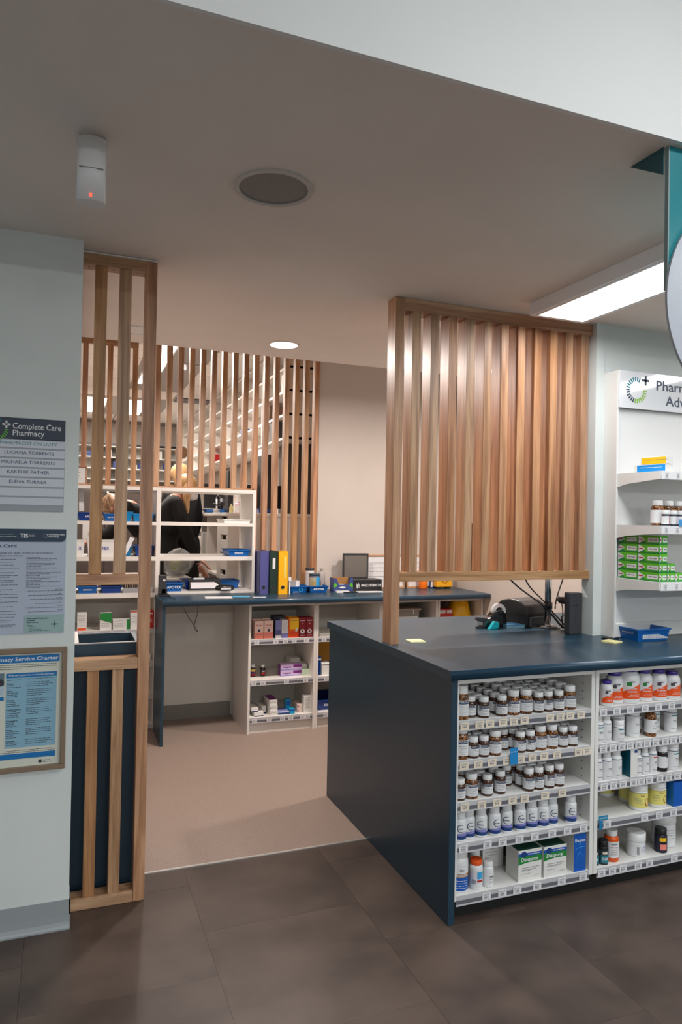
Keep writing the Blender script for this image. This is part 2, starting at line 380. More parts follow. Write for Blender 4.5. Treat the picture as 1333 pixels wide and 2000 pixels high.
part('lip', MB().box(.012, .027, .012, 1.758, -.060, -.052).box(.278, .293, .012, 1.758, -.060, -.052).box(.027, .278, .012, .027, -.060, -.052).box(.027, .278, 1.743, 1.758, -.060, -.052), cap_w, s)
area('batten_and_fill_beam', (2.105, 1.85, 2.44), 0.28, 1.65, 18, (0.98, 0.98, 1.0))
area('batten_and_fill_beam', (3.55, 1.55, 2.44), 0.28, 1.65, 20, (0.98, 0.98, 1.0))  # added fill lamp out of frame, no fixture; brightens advice shelving and right wall
# motion sensor hanging from the ceiling
s = thing('motion_sensor', 'white ceiling motion sensor with small red light', 'sensor', (0.045, 2.01, CZ), math.radians(-3))
part('bracket', MB().box(-.033, .033, -.010, .045, -.004, 0).box(-.008, .008, .0, .02, -.03, 0), greyplas, s)
for sx in (-1, 1): part('screw', MB().lathe([(.005, -.006), (.005, -.004)], 10, cx=sx*.025, cy=.004), black, s)
pr = [(-.036, -.03)]+[(.036*math.sin(a), -.026-.020*math.cos(a)) for a in [math.radians(t) for t in range(-85, 86, 17)]]+[(.036, .005), (-.036, .005)]
pr = pr[1:]
mbs = MB(); n = len(pr)
vs = [(x, y, -.185) for x, y in pr]+[(x, y, -.016) for x, y in pr]
mbs.add(vs, [tuple(reversed(range(n))), tuple(range(n, 2*n))]); b0 = 0
for k in range(n): mbs.f.append((k, (k+1) % n, (k+1) % n+n, k+n)); mbs.m.append(0); mbs.sm.append(True)
part('body', mbs, cap_w, s)
part('seam', MB().box(-.03, .03, -.0475, -.040, -.102, -.1005), greyplas, s)
part('indicator_light', MB().lathe([(.005, -.178), (.005, -.168)], 10, cx=.0, cy=-.0425), mat('red_led', (1, .1, .05), .4, emit=1.2, ecol=(1, .12, .08)), s)

# ---------------------------------------------------------------- slatted timber screens
def bar(name, x0, x1, y0, y1, z0, z1, axis, parent):
    cx, cy, cz = (x0+x1)/2, (y0+y1)/2, (z0+z1)/2
    return part(name, MB().box(x0-cx, x1-cx, y0-cy, y1-cy, z0-cz, z1-cz), W_[axis], parent, (cx, cy, cz), bevel=.0012, seg=1)
s = thing('slatted_screen', 'tall narrow timber screen beside the left wall, full floor-to-ceiling post', 'screen', (0, 0, 0))
Y0, Y1 = 2.88, 2.95
bar('post', .275, .318, Y0, Y1, 0, 2.506, 2, s)
bar('top_rail', .041, .275, Y0, Y1, 2.462, 2.506, 0, s); bar('middle_rail', .041, .274, Y0, Y1, 1.233, 1.275, 0, s)
bar('lower_rail', .041, .274, Y0, Y1, .906, .949, 0, s); bar('bottom_rail', .041, .274, Y0, Y1, 0, .043, 0, s)
for x in (.087, .178): bar('slat', x, x+.044, Y0+.006, Y1-.012, 1.275, 2.462, 2, s); bar('slat', x+.003, x+.045, Y0+.006, Y1-.012, .043, .906, 2, s)
for x in (.064, .155, .245): part('screw', MB().lathe([(.0035, 2.4612), (.0035, 2.4622)], 8, cx=x, cy=2.92), black, s)
part('cover_strip', MB().box(.041, .318, 2.872, 2.88, 2.503, 2.508), whitew, s)
s = thing('slatted_screen', 'wide timber screen of vertical slats standing on the navy counter', 'screen', (0, 0, 0))
Y0, Y1 = 2.88, 2.965
bar('post', 1.362, 1.404, Y0, Y1, .948, 2.509, 2, s)
bar('top_rail', 1.404, 2.459, Y0, Y1, 2.452, 2.509, 0, s); bar('bottom_rail', 1.404, 2.459, Y0, Y1, 1.228, 1.270, 0, s)
for k in range(11): bar('slat', 1.448+.0945*k, 1.490+.0945*k, Y0+.002, Y1, 1.270, 2.452, 2, s)
for k in range(11): part('screw', MB().lathe([(.003, 2.4512), (.003, 2.4522)], 8, cx=1.426+.0945*k, cy=2.92), black, s)
s = thing('slatted_screen', 'small three-slat timber panel under the ceiling edge on the tower', 'screen', (0, 0, 0))
bar('top_rail', .055, .468, 5.33, 5.37, 2.722, 2.765, 0, s)
for x in (.090, .257, .430): bar('slat', x, x+.036, 5.33, 5.37, 1.72, 2.722, 2, s)
s = thing('slatted_screen', 'long row of timber slats between desk and dispensary', 'screen', (0, 0, 0))
bar('bottom_rail', .041, 1.335, 5.30, 5.36, 1.709, 1.725, 0, s)
for k in range(16):
    x = .590+.0815*k; low = 1.725 if x < 1.30 else .95
    bar('slat', x, x+.037, 5.30, 5.36, low, 3.0, 2, s)

# ---------------------------------------------------------------- signs on the left wall
def ring_logo(parent, cx, y, cz, R, cols, plus, n=24, th=0.34, gap=(0, 70)):
    """broken ring of radial dashes with a plus in the gap"""
    for k in range(n):
        a = 360.0*k/n
        if gap[0] < a < gap[1]: continue
        ar = math.radians(a); r0, r1 = R*(1-th), R; w = R*.058
        dx, dz = math.cos(ar), math.sin(ar)
        pts = [(cx+r0*dx-w*dz*-1*-1, cz+r0*dz+w*dx), (cx+r0*dx+w*dz, cz+r0*dz-w*dx), (cx+r1*dx+w*dz, cz+r1*dz-w*dx), (cx+r1*dx-w*dz, cz+r1*dz+w*dx)]
        m = cols[0] if 65 < a < 170 else (cols[1] if 170 <= a < 262 else cols[2])
        part('logo_dash', MB().prism([(p[0], p[1]) for p in pts], y-.0006, y), m, parent)
    px, pz, s_ = cx+R*.80, cz+R*.52, R*.36; w = s_*.24
    part('logo_plus', MB().box(px-s_, px+s_, y-.0006, y, pz-w, pz+w).box(px-w, px+w, y-.0006, y, pz-s_, pz+s_), plus, parent)
WY = 2.775
sg = thing('pharmacist_sign', 'pharmacist on duty sign with navy header and name strips, uppermost on left wall', 'sign', (0, WY, 0))
yf = -.006
part('backing', MB().box(-.42, -.008, -.004, 0, 1.511, 1.842), c('sign_backing', 150, 156, 164), sg)
hd = part('header', MB().box(-.42, -.008, yf-.002, -.004, 1.767, 1.842), c('sign_navy', 34, 48, 68), sg, bevel=.0015, seg=1)
text('Complete Care', .0290, lab_w, hd, -.183, yf-.0022, 1.812, .012, 'LEFT', fit=.160)
text('Pharmacy', .0290, lab_w, hd, -.183, yf-.0022, 1.788, .012, 'LEFT', fit=.104)
ring_logo(hd, -.232, yf-.0022, 1.797, .037, (teal, lab_w, lime), lab_w)
zs = [1.765, 1.732, 1.698, 1.664, 1.629, 1.594, 1.560, 1.529]
nm = ['PHARMACIST ON DUTY', 'LUCIANA TORRENTS', 'MICHAELA TORRENTS', 'KARTHIK PATHER', 'ELENA TURNER', '', '']
ends = [(-.222, -.035), (-.207, -.045), (-.216, -.040), (-.197, -.060), (-.190, -.068)]
strip_m = c('name_strip', 200, 204, 214, 0.4)
for k in range(7):
    z1, z0 = zs[k], zs[k+1]+.005
    st = part('name_strip', MB().box(-.42, -.009, yf+.0005, -.004, z0, z1-.001), strip_m, sg)
    if nm[k]:
        a, b = ends[k]
        text(nm[k], .0165, teal if k == 0 else navyink, st, (a+b)/2, yf+.0003, (z0+z1)/2+.001, .0, fit=b-a)
sg = thing('language_poster', 'pale information poster with navy header and text columns, middle of left wall', 'poster', (0, WY, 0))
sheet = part('sheet', MB().box(-.42, .003, -.004, 0, 1.074, 1.448), c('poster_pale_blue', 176, 186, 204, .4), sg)
hd = part('header', MB().prism([(-.42, 1.402), (-.012, 1.402), (-.004, 1.405), (.001, 1.411), (.003, 1.418), (.003, 1.448), (-.42, 1.448)], -.0055, -.004), c('poster_navy', 24, 54, 76), sg)
text('TIS', .021, lab_w, hd, -.137, -.0058, 1.423, .03); text('Complete Care', .0085, lab_w, hd, -.056, -.0058, 1.429, .02, 'LEFT', fit=.053)
text('Pharmacy', .0085, lab_w, hd, -.056, -.0058, 1.421, .02, 'LEFT', fit=.034)
ring_logo(hd, -.066, -.0058, 1.424, .0075, (lab_w, lab_w, lab_w), lab_w, n=14, th=.25)
part('small_print', textlines([(-.23, -.170, 1.429, .003), (-.23, -.162, 1.421, .003), (-.122, -.10, 1.430, .0022), (-.122, -.10, 1.425, .0022), (-.122, -.10, 1.420, .0022)], y=-.0056), lab_w, hd)
text('Language Card', .0150, navyink, sheet, -.160, -.0042, 1.3865, .02, 'RIGHT', fit=.125)
text('tell us which language you speak, so that we can arrange an', .0080, ink, sheet, -.040, -.0042, 1.362, .0, 'RIGHT', fit=.235)
text('help you communicate.', .0080, ink, sheet, -.137, -.0042, 1.352, .0, 'RIGHT', fit=.082)
rows = []; rnd = random.Random(5)
z = 1.340
while z > 1.100:
    rows.append((-.42, -.150-rnd.uniform(0, .02), z, .0032))
    if rnd.random() < .6: z -= .006; rows.append((-.42, -.165-rnd.uniform(0, .05), z, .0032))
    z -= .0105
z = 1.346
while z > 1.236:
    for w in (.05, rnd.uniform(.095, .12), rnd.uniform(.05, .11)): rows.append((-.127, -.127+w, z, .0032)); z -= .0048
    z -= .002
while z > 1.152:
    for w in (rnd.uniform(.015, .03), rnd.uniform(.09, .122)): rows.append((-.004-w, -.004, z, .0030)); z -= .0052
    z -= .0045
part('body_text', textlines(rows, y=-.0042, seed=4), ink, sheet)
gp = part('green_panel', MB().prism([(-.130, 1.078), (.001, 1.078), (.001, 1.141), (-.124, 1.141), (-.130, 1.135)], -.0052, -.004), c('poster_sage', 150, 178, 176), sg)
text('Pharmacist Priority Line', .0088, navyink, gp, -.122, -.0054, 1.128, .012, 'LEFT', fit=.072)
part('body_text', textlines([(-.122, -.09, 1.120, .0045), (-.122, -.084, 1.113, .0045), (-.122, -.10, 1.104, .003), (-.115, -.09, 1.099, .003), (-.115, -.08, 1.094, .003), (-.115, -.074, 1.089, .003), (-.115, -.046, 1.084, .003)], y=-.0054), navyink, gp)
part('plus_mark', MB().box(-.042, -.018, -.0056, -.0052, 1.1035, 1.1085).box(-.0325, -.0275, -.0056, -.0052, 1.094, 1.118), c('sage_dark', 104, 140, 142), gp)
sg = thing('framed_charter', 'framed blue and white service charter in brown frame, lowest on left wall', 'poster', (0, WY, 0))
fr_m = c('charter_frame', 132, 112, 92, .4)
part('frame', MB().box(-.42, .016, -.022, 0, 1.006, 1.023).box(-.42, .016, -.022, 0, .587, .604).box(-.001, .016, -.022, 0, .604, 1.006), fr_m, sg, bevel=.002, seg=1)
sheet = part('sheet', MB().box(-.42, -.001, -.006, 0, .604, 1.006), c('charter_paper', 212, 214, 200, .4), sg)
bl = c('charter_blue', 14, 112, 178)
part('title_band', MB().box(-.42, -.010, -.0068, -.006, .972, .998), bl, sg)
text('Community Pharmacy Service Charter', .0185, lab_w, sheet, -.015, -.0070, .985, .015, 'RIGHT', fit=.345)
part('table_panel', MB().box(-.184, -.018, -.0068, -.006, .672, .936), c('charter_pale_blue', 134, 178, 200), sg)
part('table_head', MB().box(-.184, -.018, -.0074, -.006, .920, .936), bl, sg)
text('What can I expect from a community pharmacy?', .0085, lab_w, sheet, -.101, -.0077, .928, .01, fit=.150)
part('footer_band', MB().box(-.42, -.018, -.0068, -.006, .632, .651), bl, sg)
ph = part('photo_print', MB().box(-.30, -.190, -.0068, -.006, .862, .938), c('photo_ground', 96, 120, 132), sg)
part('printed_figure', MB().box(-.225, -.190, -.0072, -.0068, .862, .893), c('photo_white_coat', 176, 196, 210), ph)
part('printed_head', MB().prism([(-.203+.013*math.cos(t*PI/6), .905+.013*math.sin(t*PI/6)) for t in range(12)], -.0074, -.0068), ink, ph)
part('caption_band', MB().box(-.30, -.190, -.0068, -.006, .841, .856), bl, sg)
part('emblem', MB().box(-.073, -.062, -.0066, -.006, .612, .623), ink, sg)
rows = [(-.42, -.02, .965, .0035), (-.42, -.02, .958, .0035), (-.42, -.135, .951, .0035), (-.18, -.03, .662, .003), (-.30, -.02, .656, .003), (-.058, -.03, .620, .0035), (-.058, -.03, .614, .0035)]
z = .832
while z > .668: rows.append((-.30, -.20-rnd.uniform(0, .015), z, .0038)); z -= .0075
z = .912
for t_, nl in (('', 1), ('Access', 3), ('Safety', 4), ('Respect', 4), ('Communication', 5), ('Participation', 4), ('Privacy', 5), ('Comment', 3)):
    if t_: text(t_, .0072, ink, sheet, -.181, -.0070, z-.001, .02, 'LEFT')
    for q in range(nl):
        if q or not t_: rows.append((-.181, -.135-rnd.uniform(0, .02), z-.0068*q, .0035))
        if q < 4: rows.append((-.117, -.026-rnd.uniform(0, .02)-(0.03 if q == 3 else 0), z-.0068*q+.002, .0035))
    z -= .0068*nl+.0055
part('body_text', textlines(rows, y=-.0070, seed=8), ink, sheet)

# navy bin cabinet behind the left screen
s = thing('navy_cabinet', 'open-topped navy cabinet behind the lower left timber slats', 'cabinet', (0, 0, 0))
part('front_panel', MB().box(.042, .302, 2.975, 2.993, 0.0, .992), navy_dark, s)
part('front_cap', MB().box(.042, .302, 2.975, 2.993, .992, .995), greyplas, s)
part('side_panel', MB().box(.285, .302, 2.993, 3.34, 0, .975), navy_dark, s)
part('back_panel', MB().box(.060, .302, 3.34, 3.358, 0, .975), navy_dark, s)
part('side_panel', MB().box(.042, .060, 2.993, 3.358, 0, .985), white, s)

# ---------------------------------------------------------------- front counter and its open shelving
ct = thing('navy_counter', 'large navy laminate counter with round-nosed worktop and solid end panel', 'counter', (0, 0, 0))
mb = MB()
prof = [(2.309, .912), (2.309, .936), (2.3105, .942), (2.314, .946), (2.320, .948), (3.648, .948), (3.648, .912)]
n = len(prof); prof[-2:] = [(2.855, .948), (2.855, .912)]; vs = [(1.343, y, z) for y, z in prof]+[(3.9, y, z) for y, z in prof]
mb.add(vs, [tuple(range(n)), tuple(reversed(range(n, 2*n)))])
for k in range(n): j = (k+1) % n; mb.f.append((k, k+n, j+n, j)); mb.m.append(1 if k < 4 else 0); mb.sm.append(k < 4)
mb.box(1.343, 3.095, 2.855, 3.648, .912, .948)
part('worktop', mb, [navy, navy_front], ct)
part('end_panel', MB().box(1.355, 1.383, 2.325, 3.640, 0, .912), navy, ct, bevel=.001, seg=1)
part('plinth', MB().box(1.383, 3.9, 2.372, 2.39, 0, .078), plinth_m, ct)
part('back_panel', MB().box(1.383, 3.09, 3.20, 3.215, 0, .912), navy_dark, ct)

def ticket_mesh(mm, k):
    mb = MB().box(0, .021, -.0010, 0, 0, .028, 0)
    r = random.Random(k)
    mb.box(.003, .018, -.0014, -.001, .021, .0225, 1); mb.box(.004, .016, -.0014, -.001, .0175, .0188, 1)
    mb.box(.005, .0075, -.0014, -.001, .008, .0145, 1); mb.box(.0085, .011, -.0014, -.001, .008, .0145, 1); mb.box(.0122, .0145, -.0014, -.001, .008, .0145, 1)
    if r.random() < .6: mb.box(.004, .0165, -.0014, -.001, .004, .0055, 1)
    return mb.mesh('price_ticket', [mm, inkl])
TKC = [ticket_mesh(tick_c, k) for k in range(3)]; TKW = [ticket_mesh(tick_w, k+7) for k in range(3)]
def shelf_with_rail(parent, x0, x1, y0, y1, zt, tickets, tm, t=.018, m=white, sw=.038):
    sh = part('shelf', MB().box(x0, x1, y0, y1, zt-t, zt), m, parent)
    part('ticket_rail', MB().box(x0, x1, y0-.003, y0-.0005, zt-.036, zt-.001).box(x0, x1, y0-.0065, y0-.003, zt-.037, zt-.0345), rail_m, sh)
    part('rail_insert', MB().box(x0, x1, y0-.0042, y0-.003, zt-.031, zt-.017), rail_d, sh)
    for k, f in enumerate(tickets):
        o = link('price_ticket', tm[k % len(tm)], sh, (x0+min(f*(x1-x0), x1-x0-sw-.001), y0-.0045, zt-.034)); o.scale = (sw/.021, 1, 1.0)
    return sh
def bay(label, x0, x1, zs_t, tk, tms, yf=2.345, yb=2.80, ztop=.907, zbot=.072, t=.018):
    u = thing('shelving_bay', label, 'shelf', (0, 0, 0))
    part('side_panel', MB().box(x0, x0+t, yf, yb, zbot, ztop), white, u); part('side_panel', MB().box(x1-t, x1, yf, yb, zbot, ztop), white, u)
    part('top_panel', MB().box(x0+t, x1-t, yf, yb, ztop-t, ztop), white, u)
    part('back_panel', MB().box(x0+t, x1-t, yb-.008, yb, zbot, ztop-t), white, u)
    for k, zt in enumerate(zs_t): shelf_with_rail(u, x0+t, x1-t, yf+.004, yb-.008, zt, tk[k], tms[k])
    pins = MB()
    for z in [zbot+.03+.032*i for i in range(25)]:
        for y in (yf+.05, yb-.06): pins.box(x1-t-.0008, x1-t, y, y+.005, z, z+.005)
    stuff(part('shelf_pin_holes', pins, ink, u)); return u
ZS = (.748, .598, .442, .287, .090)
bay('left white shelving bay of the counter, holding brown glass pill bottles', 1.383, 2.040, ZS,
    [(.01, .115, .19, .285, .365, .445, .64, .72, .80, .885), (.01, .11, .21, .32, .42, .51, .60, .70, .87, .94), (.02, .14, .25, .365, .455, .61, .745), (.015, .185, .295, .42, .535, .67, .79, .92), (.185, .30, .41, .56, .75, .92)],
    [TKC, TKC, TKC, TKW, TKW])
bay('right white shelving bay of the counter, cut off by the picture edge', 2.043, 2.700, ZS,
    [(.005, .12, .235, .36, .48, .60, .72, .84), (.01, .09, .165, .235, .31, .385, .46, .545, .62, .70, .80, .90), (.02, .10, .18, .27, .34, .41, .50, .58, .66, .75, .85), (.05, .37, .50, .63, .76, .88), (.01, .10, .19, .32, .42, .64, .80)],
    [TKW]*5)
# shelf talkers
tk = thing('shelf_talker', 'blue card clipped on the second shelf of bottles', 'sign', (1.627, 2.341, .598))
part('card', MB().box(0, .036, -.004, -.003, -.034, .030), c('talker_blue', 20, 130, 196), tk); text('Out of Stock', .006, lab_w, tk, .018, -.0042, .014)
tk = thing('shelf_talker', 'teal blue Out of Stock card on the fourth shelf, right bay', 'sign', (2.062, 2.341, .287))
part('card', MB().box(0, .046, -.004, -.003, .002, .020), c('talker_teal', 16, 128, 170), tk); text('Out of Stock', .0085, lab_w, tk, .023, -.0042, .011, fit=.038)
part('clip', MB().box(0, .016, -.0075, -.0062, -.034, .002), c('talker_teal_clip', 16, 118, 170), tk)

# ---------------------------------------------------------------- bottle factory
protos = {}
def proto(key, fn):
    if key not in protos:
        r = bpy.data.objects.new('proto', None); fn(r); protos[key] = r
        for ch in r.children_recursive: col.objects.unlink(ch)
    return protos[key]
def spawn(key, fn, name, label, cat, x, y, z, rz=0, group=None):
    p = proto(key, fn)
    r = thing(name, label, cat, (x, y, z), rz, group)
    for ch in p.children: copy_tree(ch, r)
    return r
def bottle_parts(r, R, H, body_m, cap_m, label_m=None, bands=(), texts=(), neck=.72, caph=.2, shoulder=.12, lab=(.10, .66), capR=None, n=24, inner=None):
    hb = H*(1-caph); sh = hb-H*shoulder; rn = R*neck
    prof = [(R*.90, 0), (R*.985, H*.015), (R, H*.04), (R, sh)]+[(rn+(R-rn)*math.cos(t*PI/8), sh+(hb-sh)*.9*math.sin(t*PI/8)) for t in range(1, 5)]+[(rn, hb)]
    part('body', MB().lathe(prof, n), body_m, r)
    rc = capR or rn*1.09
    cp = [(rc, hb), (rc, H*.975), (rc*.95, H), (rc*.6, H)] if True else []
    part('cap', MB().lathe([(rc*.97, hb-.001), (rc, hb+.002), (rc, H*.98), (rc*.94, H)], n), cap_m, r)
    if label_m:
        part('label', MB().lathe([(R+.0004, H*lab[0]), (R+.0004, H*lab[1])], n, cap0=False, cap1=False), label_m, r)
    for (x0, x1, z0, z1, m) in bands:
        if x0 is None: part('printed_band', MB().lathe([(R+.0007, H*z0), (R+.0007, H*z1)], n, cap0=False, cap1=False), m, r)
        else: part('printed_patch', wrapbox(x0*R, x1*R, H*z0, H*z1, R+.0006), m, r)
    for (s_, size, z, m, fit) in texts: text(s_, size, m, r, 0, 0, H*z, .01, fit=fit, wrap=R+.0011)
def small_print(r, R, H, rows, m=inkl, seed=2):
    rnd = random.Random(seed); mb = MB()
    for x0, x1, z, lh in rows:
        x = x0
        while x < x1:
            w = rnd.uniform(1.5, 3.5)*lh/R; w = min(w, x1-x+.01)
            q = wrapbox(x*R, (x+w)*R, H*z-lh*.25, H*z+lh*.25, R+.0009, 2); mb.add(q.v, q.f, 0, True); x += w+.7*lh/R
    part('small_print', mb, m, r)
def barcode(r, R, H, a0=-1.0, a1=-.45, z0=.36, z1=.60, m=inkl):
    mb = MB(); k = a0
    while k < a1:
        q = wrapbox(k*R, (k+.04)*R, H*z0, H*z1, R+.0009, 1); mb.add(q.v, q.f); k += .085
    part('barcode', mb, m, r)
def mk_amber(R, H, big=False, bc=False):
    def f(r):
        bottle_parts(r, R, H, amber_p if big else amber, cap_w, lab_w, bands=((-.85, 1.3, .475, .505, navyink),), texts=(('BLACKMORES', .0085, .545, navyink, R*1.8),), neck=.78, caph=.235, shoulder=.15, lab=(.12, .585))
        small_print(r, R, H, [(-.5, .6, .40, .003), (-.2, .9, .34, .003), (-.5, .9, .24, .002), (-.3, .6, .18, .002)])
        if bc: barcode(r, R, H)
    return f
def place_amber(x, y, z, kind, label, group, rz=0):
    R, H = {'s': (.0225, .080), 'L': (.0265, .095), 'T': (.027, .128), 'M': (.0225, .088)}[kind]
    bc = random.random() < .25
    spawn(('amber', kind, bc), mk_amber(R, H, kind in 'LT', bc), 'pill_bottle', label, 'bottle', x, y+R, z, rz, group)
random.seed(11)
SZ = {'s': 'small', 'L': 'large', 'T': 'tall', 'M': 'mid-sized'}
def amber_shelf(z, cols, shelf_word, group, dx=-.002):
    for ci, (x, y, kind, cnt) in enumerate(cols):
        R = {'s': .0225, 'L': .0265, 'T': .027, 'M': .0225}[kind]
        for k in range(cnt):
            row = 'front row' if k == 0 else ORD[k+1]+' row back'
            lab = f'{SZ[kind]} brown glass bottle, {shelf_word} shelf of left bay, column {ORD[ci+1]} from left, {row}'
            place_amber(x+dx*k+random.uniform(-.001, .001), y+k*(2*R+.0025), z, kind, lab, group, random.uniform(-.6, .1))
amber_shelf(ZS[0], [(1.432, 2.352, 'T', 3), (1.481, 2.374, 's', 5), (1.527, 2.350, 's', 6), (1.609, 2.350, 's', 7), (1.664, 2.350, 'L', 6), (1.722, 2.350, 'L', 6), (1.780, 2.350, 's', 7), (1.829, 2.352, 's', 7), (1.880, 2.350, 's', 6), (1.936, 2.350, 'L', 4)], 'top', 'brown pill bottles on the top shelf')
amber_shelf(ZS[1], [(1.431, 2.350, 'T', 2), (1.481, 2.350, 's', 4), (1.529, 2.350, 's', 5), (1.582, 2.350, 'L', 3), (1.650, 2.400, 's', 4), (1.697, 2.350, 's', 6), (1.744, 2.350, 's', 6), (1.794, 2.350, 'L', 5), (1.851, 2.352, 'L', 4), (1.904, 2.352, 's', 6), (1.952, 2.352, 's', 5)], 'second', 'brown pill bottles on the second shelf')
amber_shelf(ZS[2], [(1.427, 2.354, 's', 1), (1.481, 2.354, 'L', 2), (1.553, 2.360, 's', 3), (1.615, 2.362, 'M', 3), (1.690, 2.43, 's', 2), (1.739, 2.350, 'M', 4), (1.787, 2.350, 'M', 3), (1.839, 2.352, 'M', 2), (1.889, 2.354, 'M', 1)], 'third', 'brown pill bottles on the third shelf')
def swirl(r, R, H):
    part('blue_band', MB().lathe([(R+.0006, H*.08), (R+.0006, H*.20)], 24, cap0=False, cap1=False), deepblue, r)
    mb = MB(); vs = []; fs = []
    for k in range(13):
        t = k/12; a = -1.0+2.0*t; vs += [((R+.0007)*math.sin(a), -(R+.0007)*math.cos(a), H*.20), ((R+.0007)*math.sin(a), -(R+.0007)*math.cos(a), H*(.25+.08*t))]
    for k in range(12): fs.append((2*k, 2*k+2, 2*k+3, 2*k+1))
    part('light_blue_band', mb.add(vs, fs, 0, True), peri, r)
    mb = MB(); n = 16; vs = []; fs = []
    for k in range(n+1):
        a = math.radians(50+k*260/n); th = .06+.14*math.sin(PI*k/n)
        for q in (1.0, 1.0-th):
            u, w = .62*R*math.cos(a)*q, H*.135*math.sin(a)*q; aa = u/R
            vs.append(((R+.0008)*math.sin(aa), -(R+.0008)*math.cos(aa), H*.46+w))
    for k in range(n): fs.append((2*k, 2*k+1, 2*k+3, 2*k+2))
    part('swirl_mark', mb.add(vs, fs, 0, True), navyink, r)
    text('Activa', .0085, navyink, r, 0, 0, H*.46, .0, wrap=R+.0012, shear=.2); small_print(r, R, H, [(-.1, .9, .35, .0025)])
def mk_white(R, H):
    def f(r): bottle_parts(r, R, H, plas_w, plas_w, None, neck=.74, caph=.22, shoulder=.12); swirl(r, R, H)
    return f
xs4 = [(1.433, 2.355), (1.476, 2.363), (1.530, 2.360), (1.588, 2.356), (1.648, 2.362), (1.708, 2.358), (1.763, 2.358), (1.815, 2.355), (1.865, 2.362), (1.950, 2.352)]
for k, (x, y) in enumerate(xs4):
    ps = ['leftmost', 'second from left', 'third from left', 'fourth from left', 'fifth from left', 'sixth from left', 'fourth from right', 'third from right', 'second from right', 'standing apart at the right end'][k]
    spawn('w4', mk_white(.0245, .108), 'supplement_bottle', f'white bottle with blue swirl, fourth shelf of left bay, {ps}', 'bottle', x, y+.0245, ZS[3], random.uniform(-.6, .15), 'white blue-swirl bottles on the fourth shelf')
# bottom shelf of left bay
def f(r):
    bottle_parts(r, .037, .155, plas_w, cap_w, lab_w, bands=((None, None, .38, .47, kraft), (None, None, .06, .38, blue)), texts=(('FUSION', .013, .425, lab_w, None), ('Zinc', .01, .56, navyink, None)), neck=.80, caph=.16, shoulder=.14, lab=(.05, .68))
    small_print(r, .037, .155, [(-.7, .7, .30, .004), (-.7, .7, .24, .004), (-.7, .7, .18, .004), (-.7, .7, .12, .004)], lab_w)
spawn('fus', f, 'supplement_tub', 'big white tub with blue label, left end of the bottom shelf', 'bottle', 1.440, 2.396, ZS[4], -.15)
def f(r):
    bottle_parts(r, .026, .110, plas_w, orange, lab_w, bands=((-.1, .9, .38, .62, skyblue), (-.1, .9, .27, .34, red)), neck=.80, caph=.17, shoulder=.12, lab=(.08, .66)); barcode(r, .026, .11, -.9, -.3, .2, .36)
spawn('orc', f, 'supplement_bottle', 'white bottle with orange cap and blue patch, bottom shelf, in front', 'bottle', 1.512, 2.386, ZS[4], -.25, 'orange-capped bottles')
spawn('orc', f, 'supplement_bottle', 'white bottle with orange cap, bottom shelf, hidden behind its twin', 'bottle', 1.514, 2.50, ZS[4], 0, 'orange-capped bottles')
def f(r): bottle_parts(r, .022, .096, plas_w, cap_w, lab_w, texts=(('Vitamin', .007, .42, ink, None),), neck=.80, caph=.20, shoulder=.12, lab=(.08, .62)); small_print(r, .022, .096, [(-.5, .7, .33, .003), (-.5, .5, .2, .003)])
spawn('swb', f, 'supplement_bottle', 'small all-white bottle beside the orange-capped one, in front', 'bottle', 1.565, 2.384, ZS[4], .2, 'small all-white bottles')
spawn('swb', f, 'supplement_bottle', 'small all-white bottle standing behind its twin beside the orange caps', 'bottle', 1.566, 2.48, ZS[4], 0, 'small all-white bottles')

# ---------------------------------------------------------------- carton factory: front faces -Y, origin at front-left bottom
def carton(name, label, x, y, z, w, d, h, base, panels=(), texts=(), rz=0, group=None, top=None, side=None, cat='box', lines=(), fold=0):
    t = thing(name, label, cat, (x, y, z), rz, group)
    part('carton', MB().box(0, w, 0, d, 0, h), base, t, bevel=.0008, seg=1)
    for (x0, x1, z0, z1, m) in panels: part('printed_panel', MB().box(x0*w, x1*w, -.0004, .0002, z0*h, z1*h), m, t)
    if top: part('printed_top', MB().box(.001, w-.001, .001, d-.001, h-.0002, h+.0004), top, t)
    if side: part('printed_side', MB().box(-.0004, .0002, .001, d-.001, .001, h-.001), side, t)
    for (s_, size, cx, cz, m, fit) in texts: text(s_, size, m, t, cx*w, -.0006, cz*h, .012, fit=fit)
    if lines: part('small_print', textlines([(a*w, b*w, zz*h, lh) for a, b, zz, lh in lines], y=-.0006, seed=int(x*977)), inkl, t)
    return t
def wavepanel(t, w, h, y, z0l, z0r, z1l, z1r, m, amp=.06, name='printed_wave'):
    pts = [(w*k/10, h*(z0l+(z0r-z0l)*k/10+amp*math.sin(k/10*PI*1.3))) for k in range(11)]+[(w*k/10, h*(z1l+(z1r-z1l)*k/10)) for k in range(10, -1, -1)]
    part(name, MB().prism(pts, y-.0004, y), m, t)
def diasporal(x, y, label, rz=0, z=ZS[4]):
    w, d, h = .110, .085, .122
    t = carton('supplement_carton', label, x, y, z, w, d, h, carton_w, ((0, 1, .80, .90, c('carton_blue', 20, 80, 170)),), (), rz, 'green and white supplement cartons', top=c('carton_top_green', 30, 70, 56),
               lines=((.15, .9, .43, .0045), (.15, .8, .37, .0035), (.15, .6, .34, .0035), (.15, .5, .24, .003), (.7, .9, .16, .003)))
    wavepanel(t, w, h, -.0002, .54, .62, .80, .80, green, .02)
    part('printed_dot', MB().prism([(.045+.014*math.cos(a*PI/8)-.02, .105+.012*math.sin(a*PI/8)) for a in range(16)], -.0008, 0), deepblue, t)
    text('MAGNESIUM', .006, lab_w, t, w*.66, -.0008, h*.85, .02, fit=w*.5); text('Diasporal', .021, lab_w, t, w*.47, -.0008, h*.69, .012, fit=w*.72, shear=.15); return t
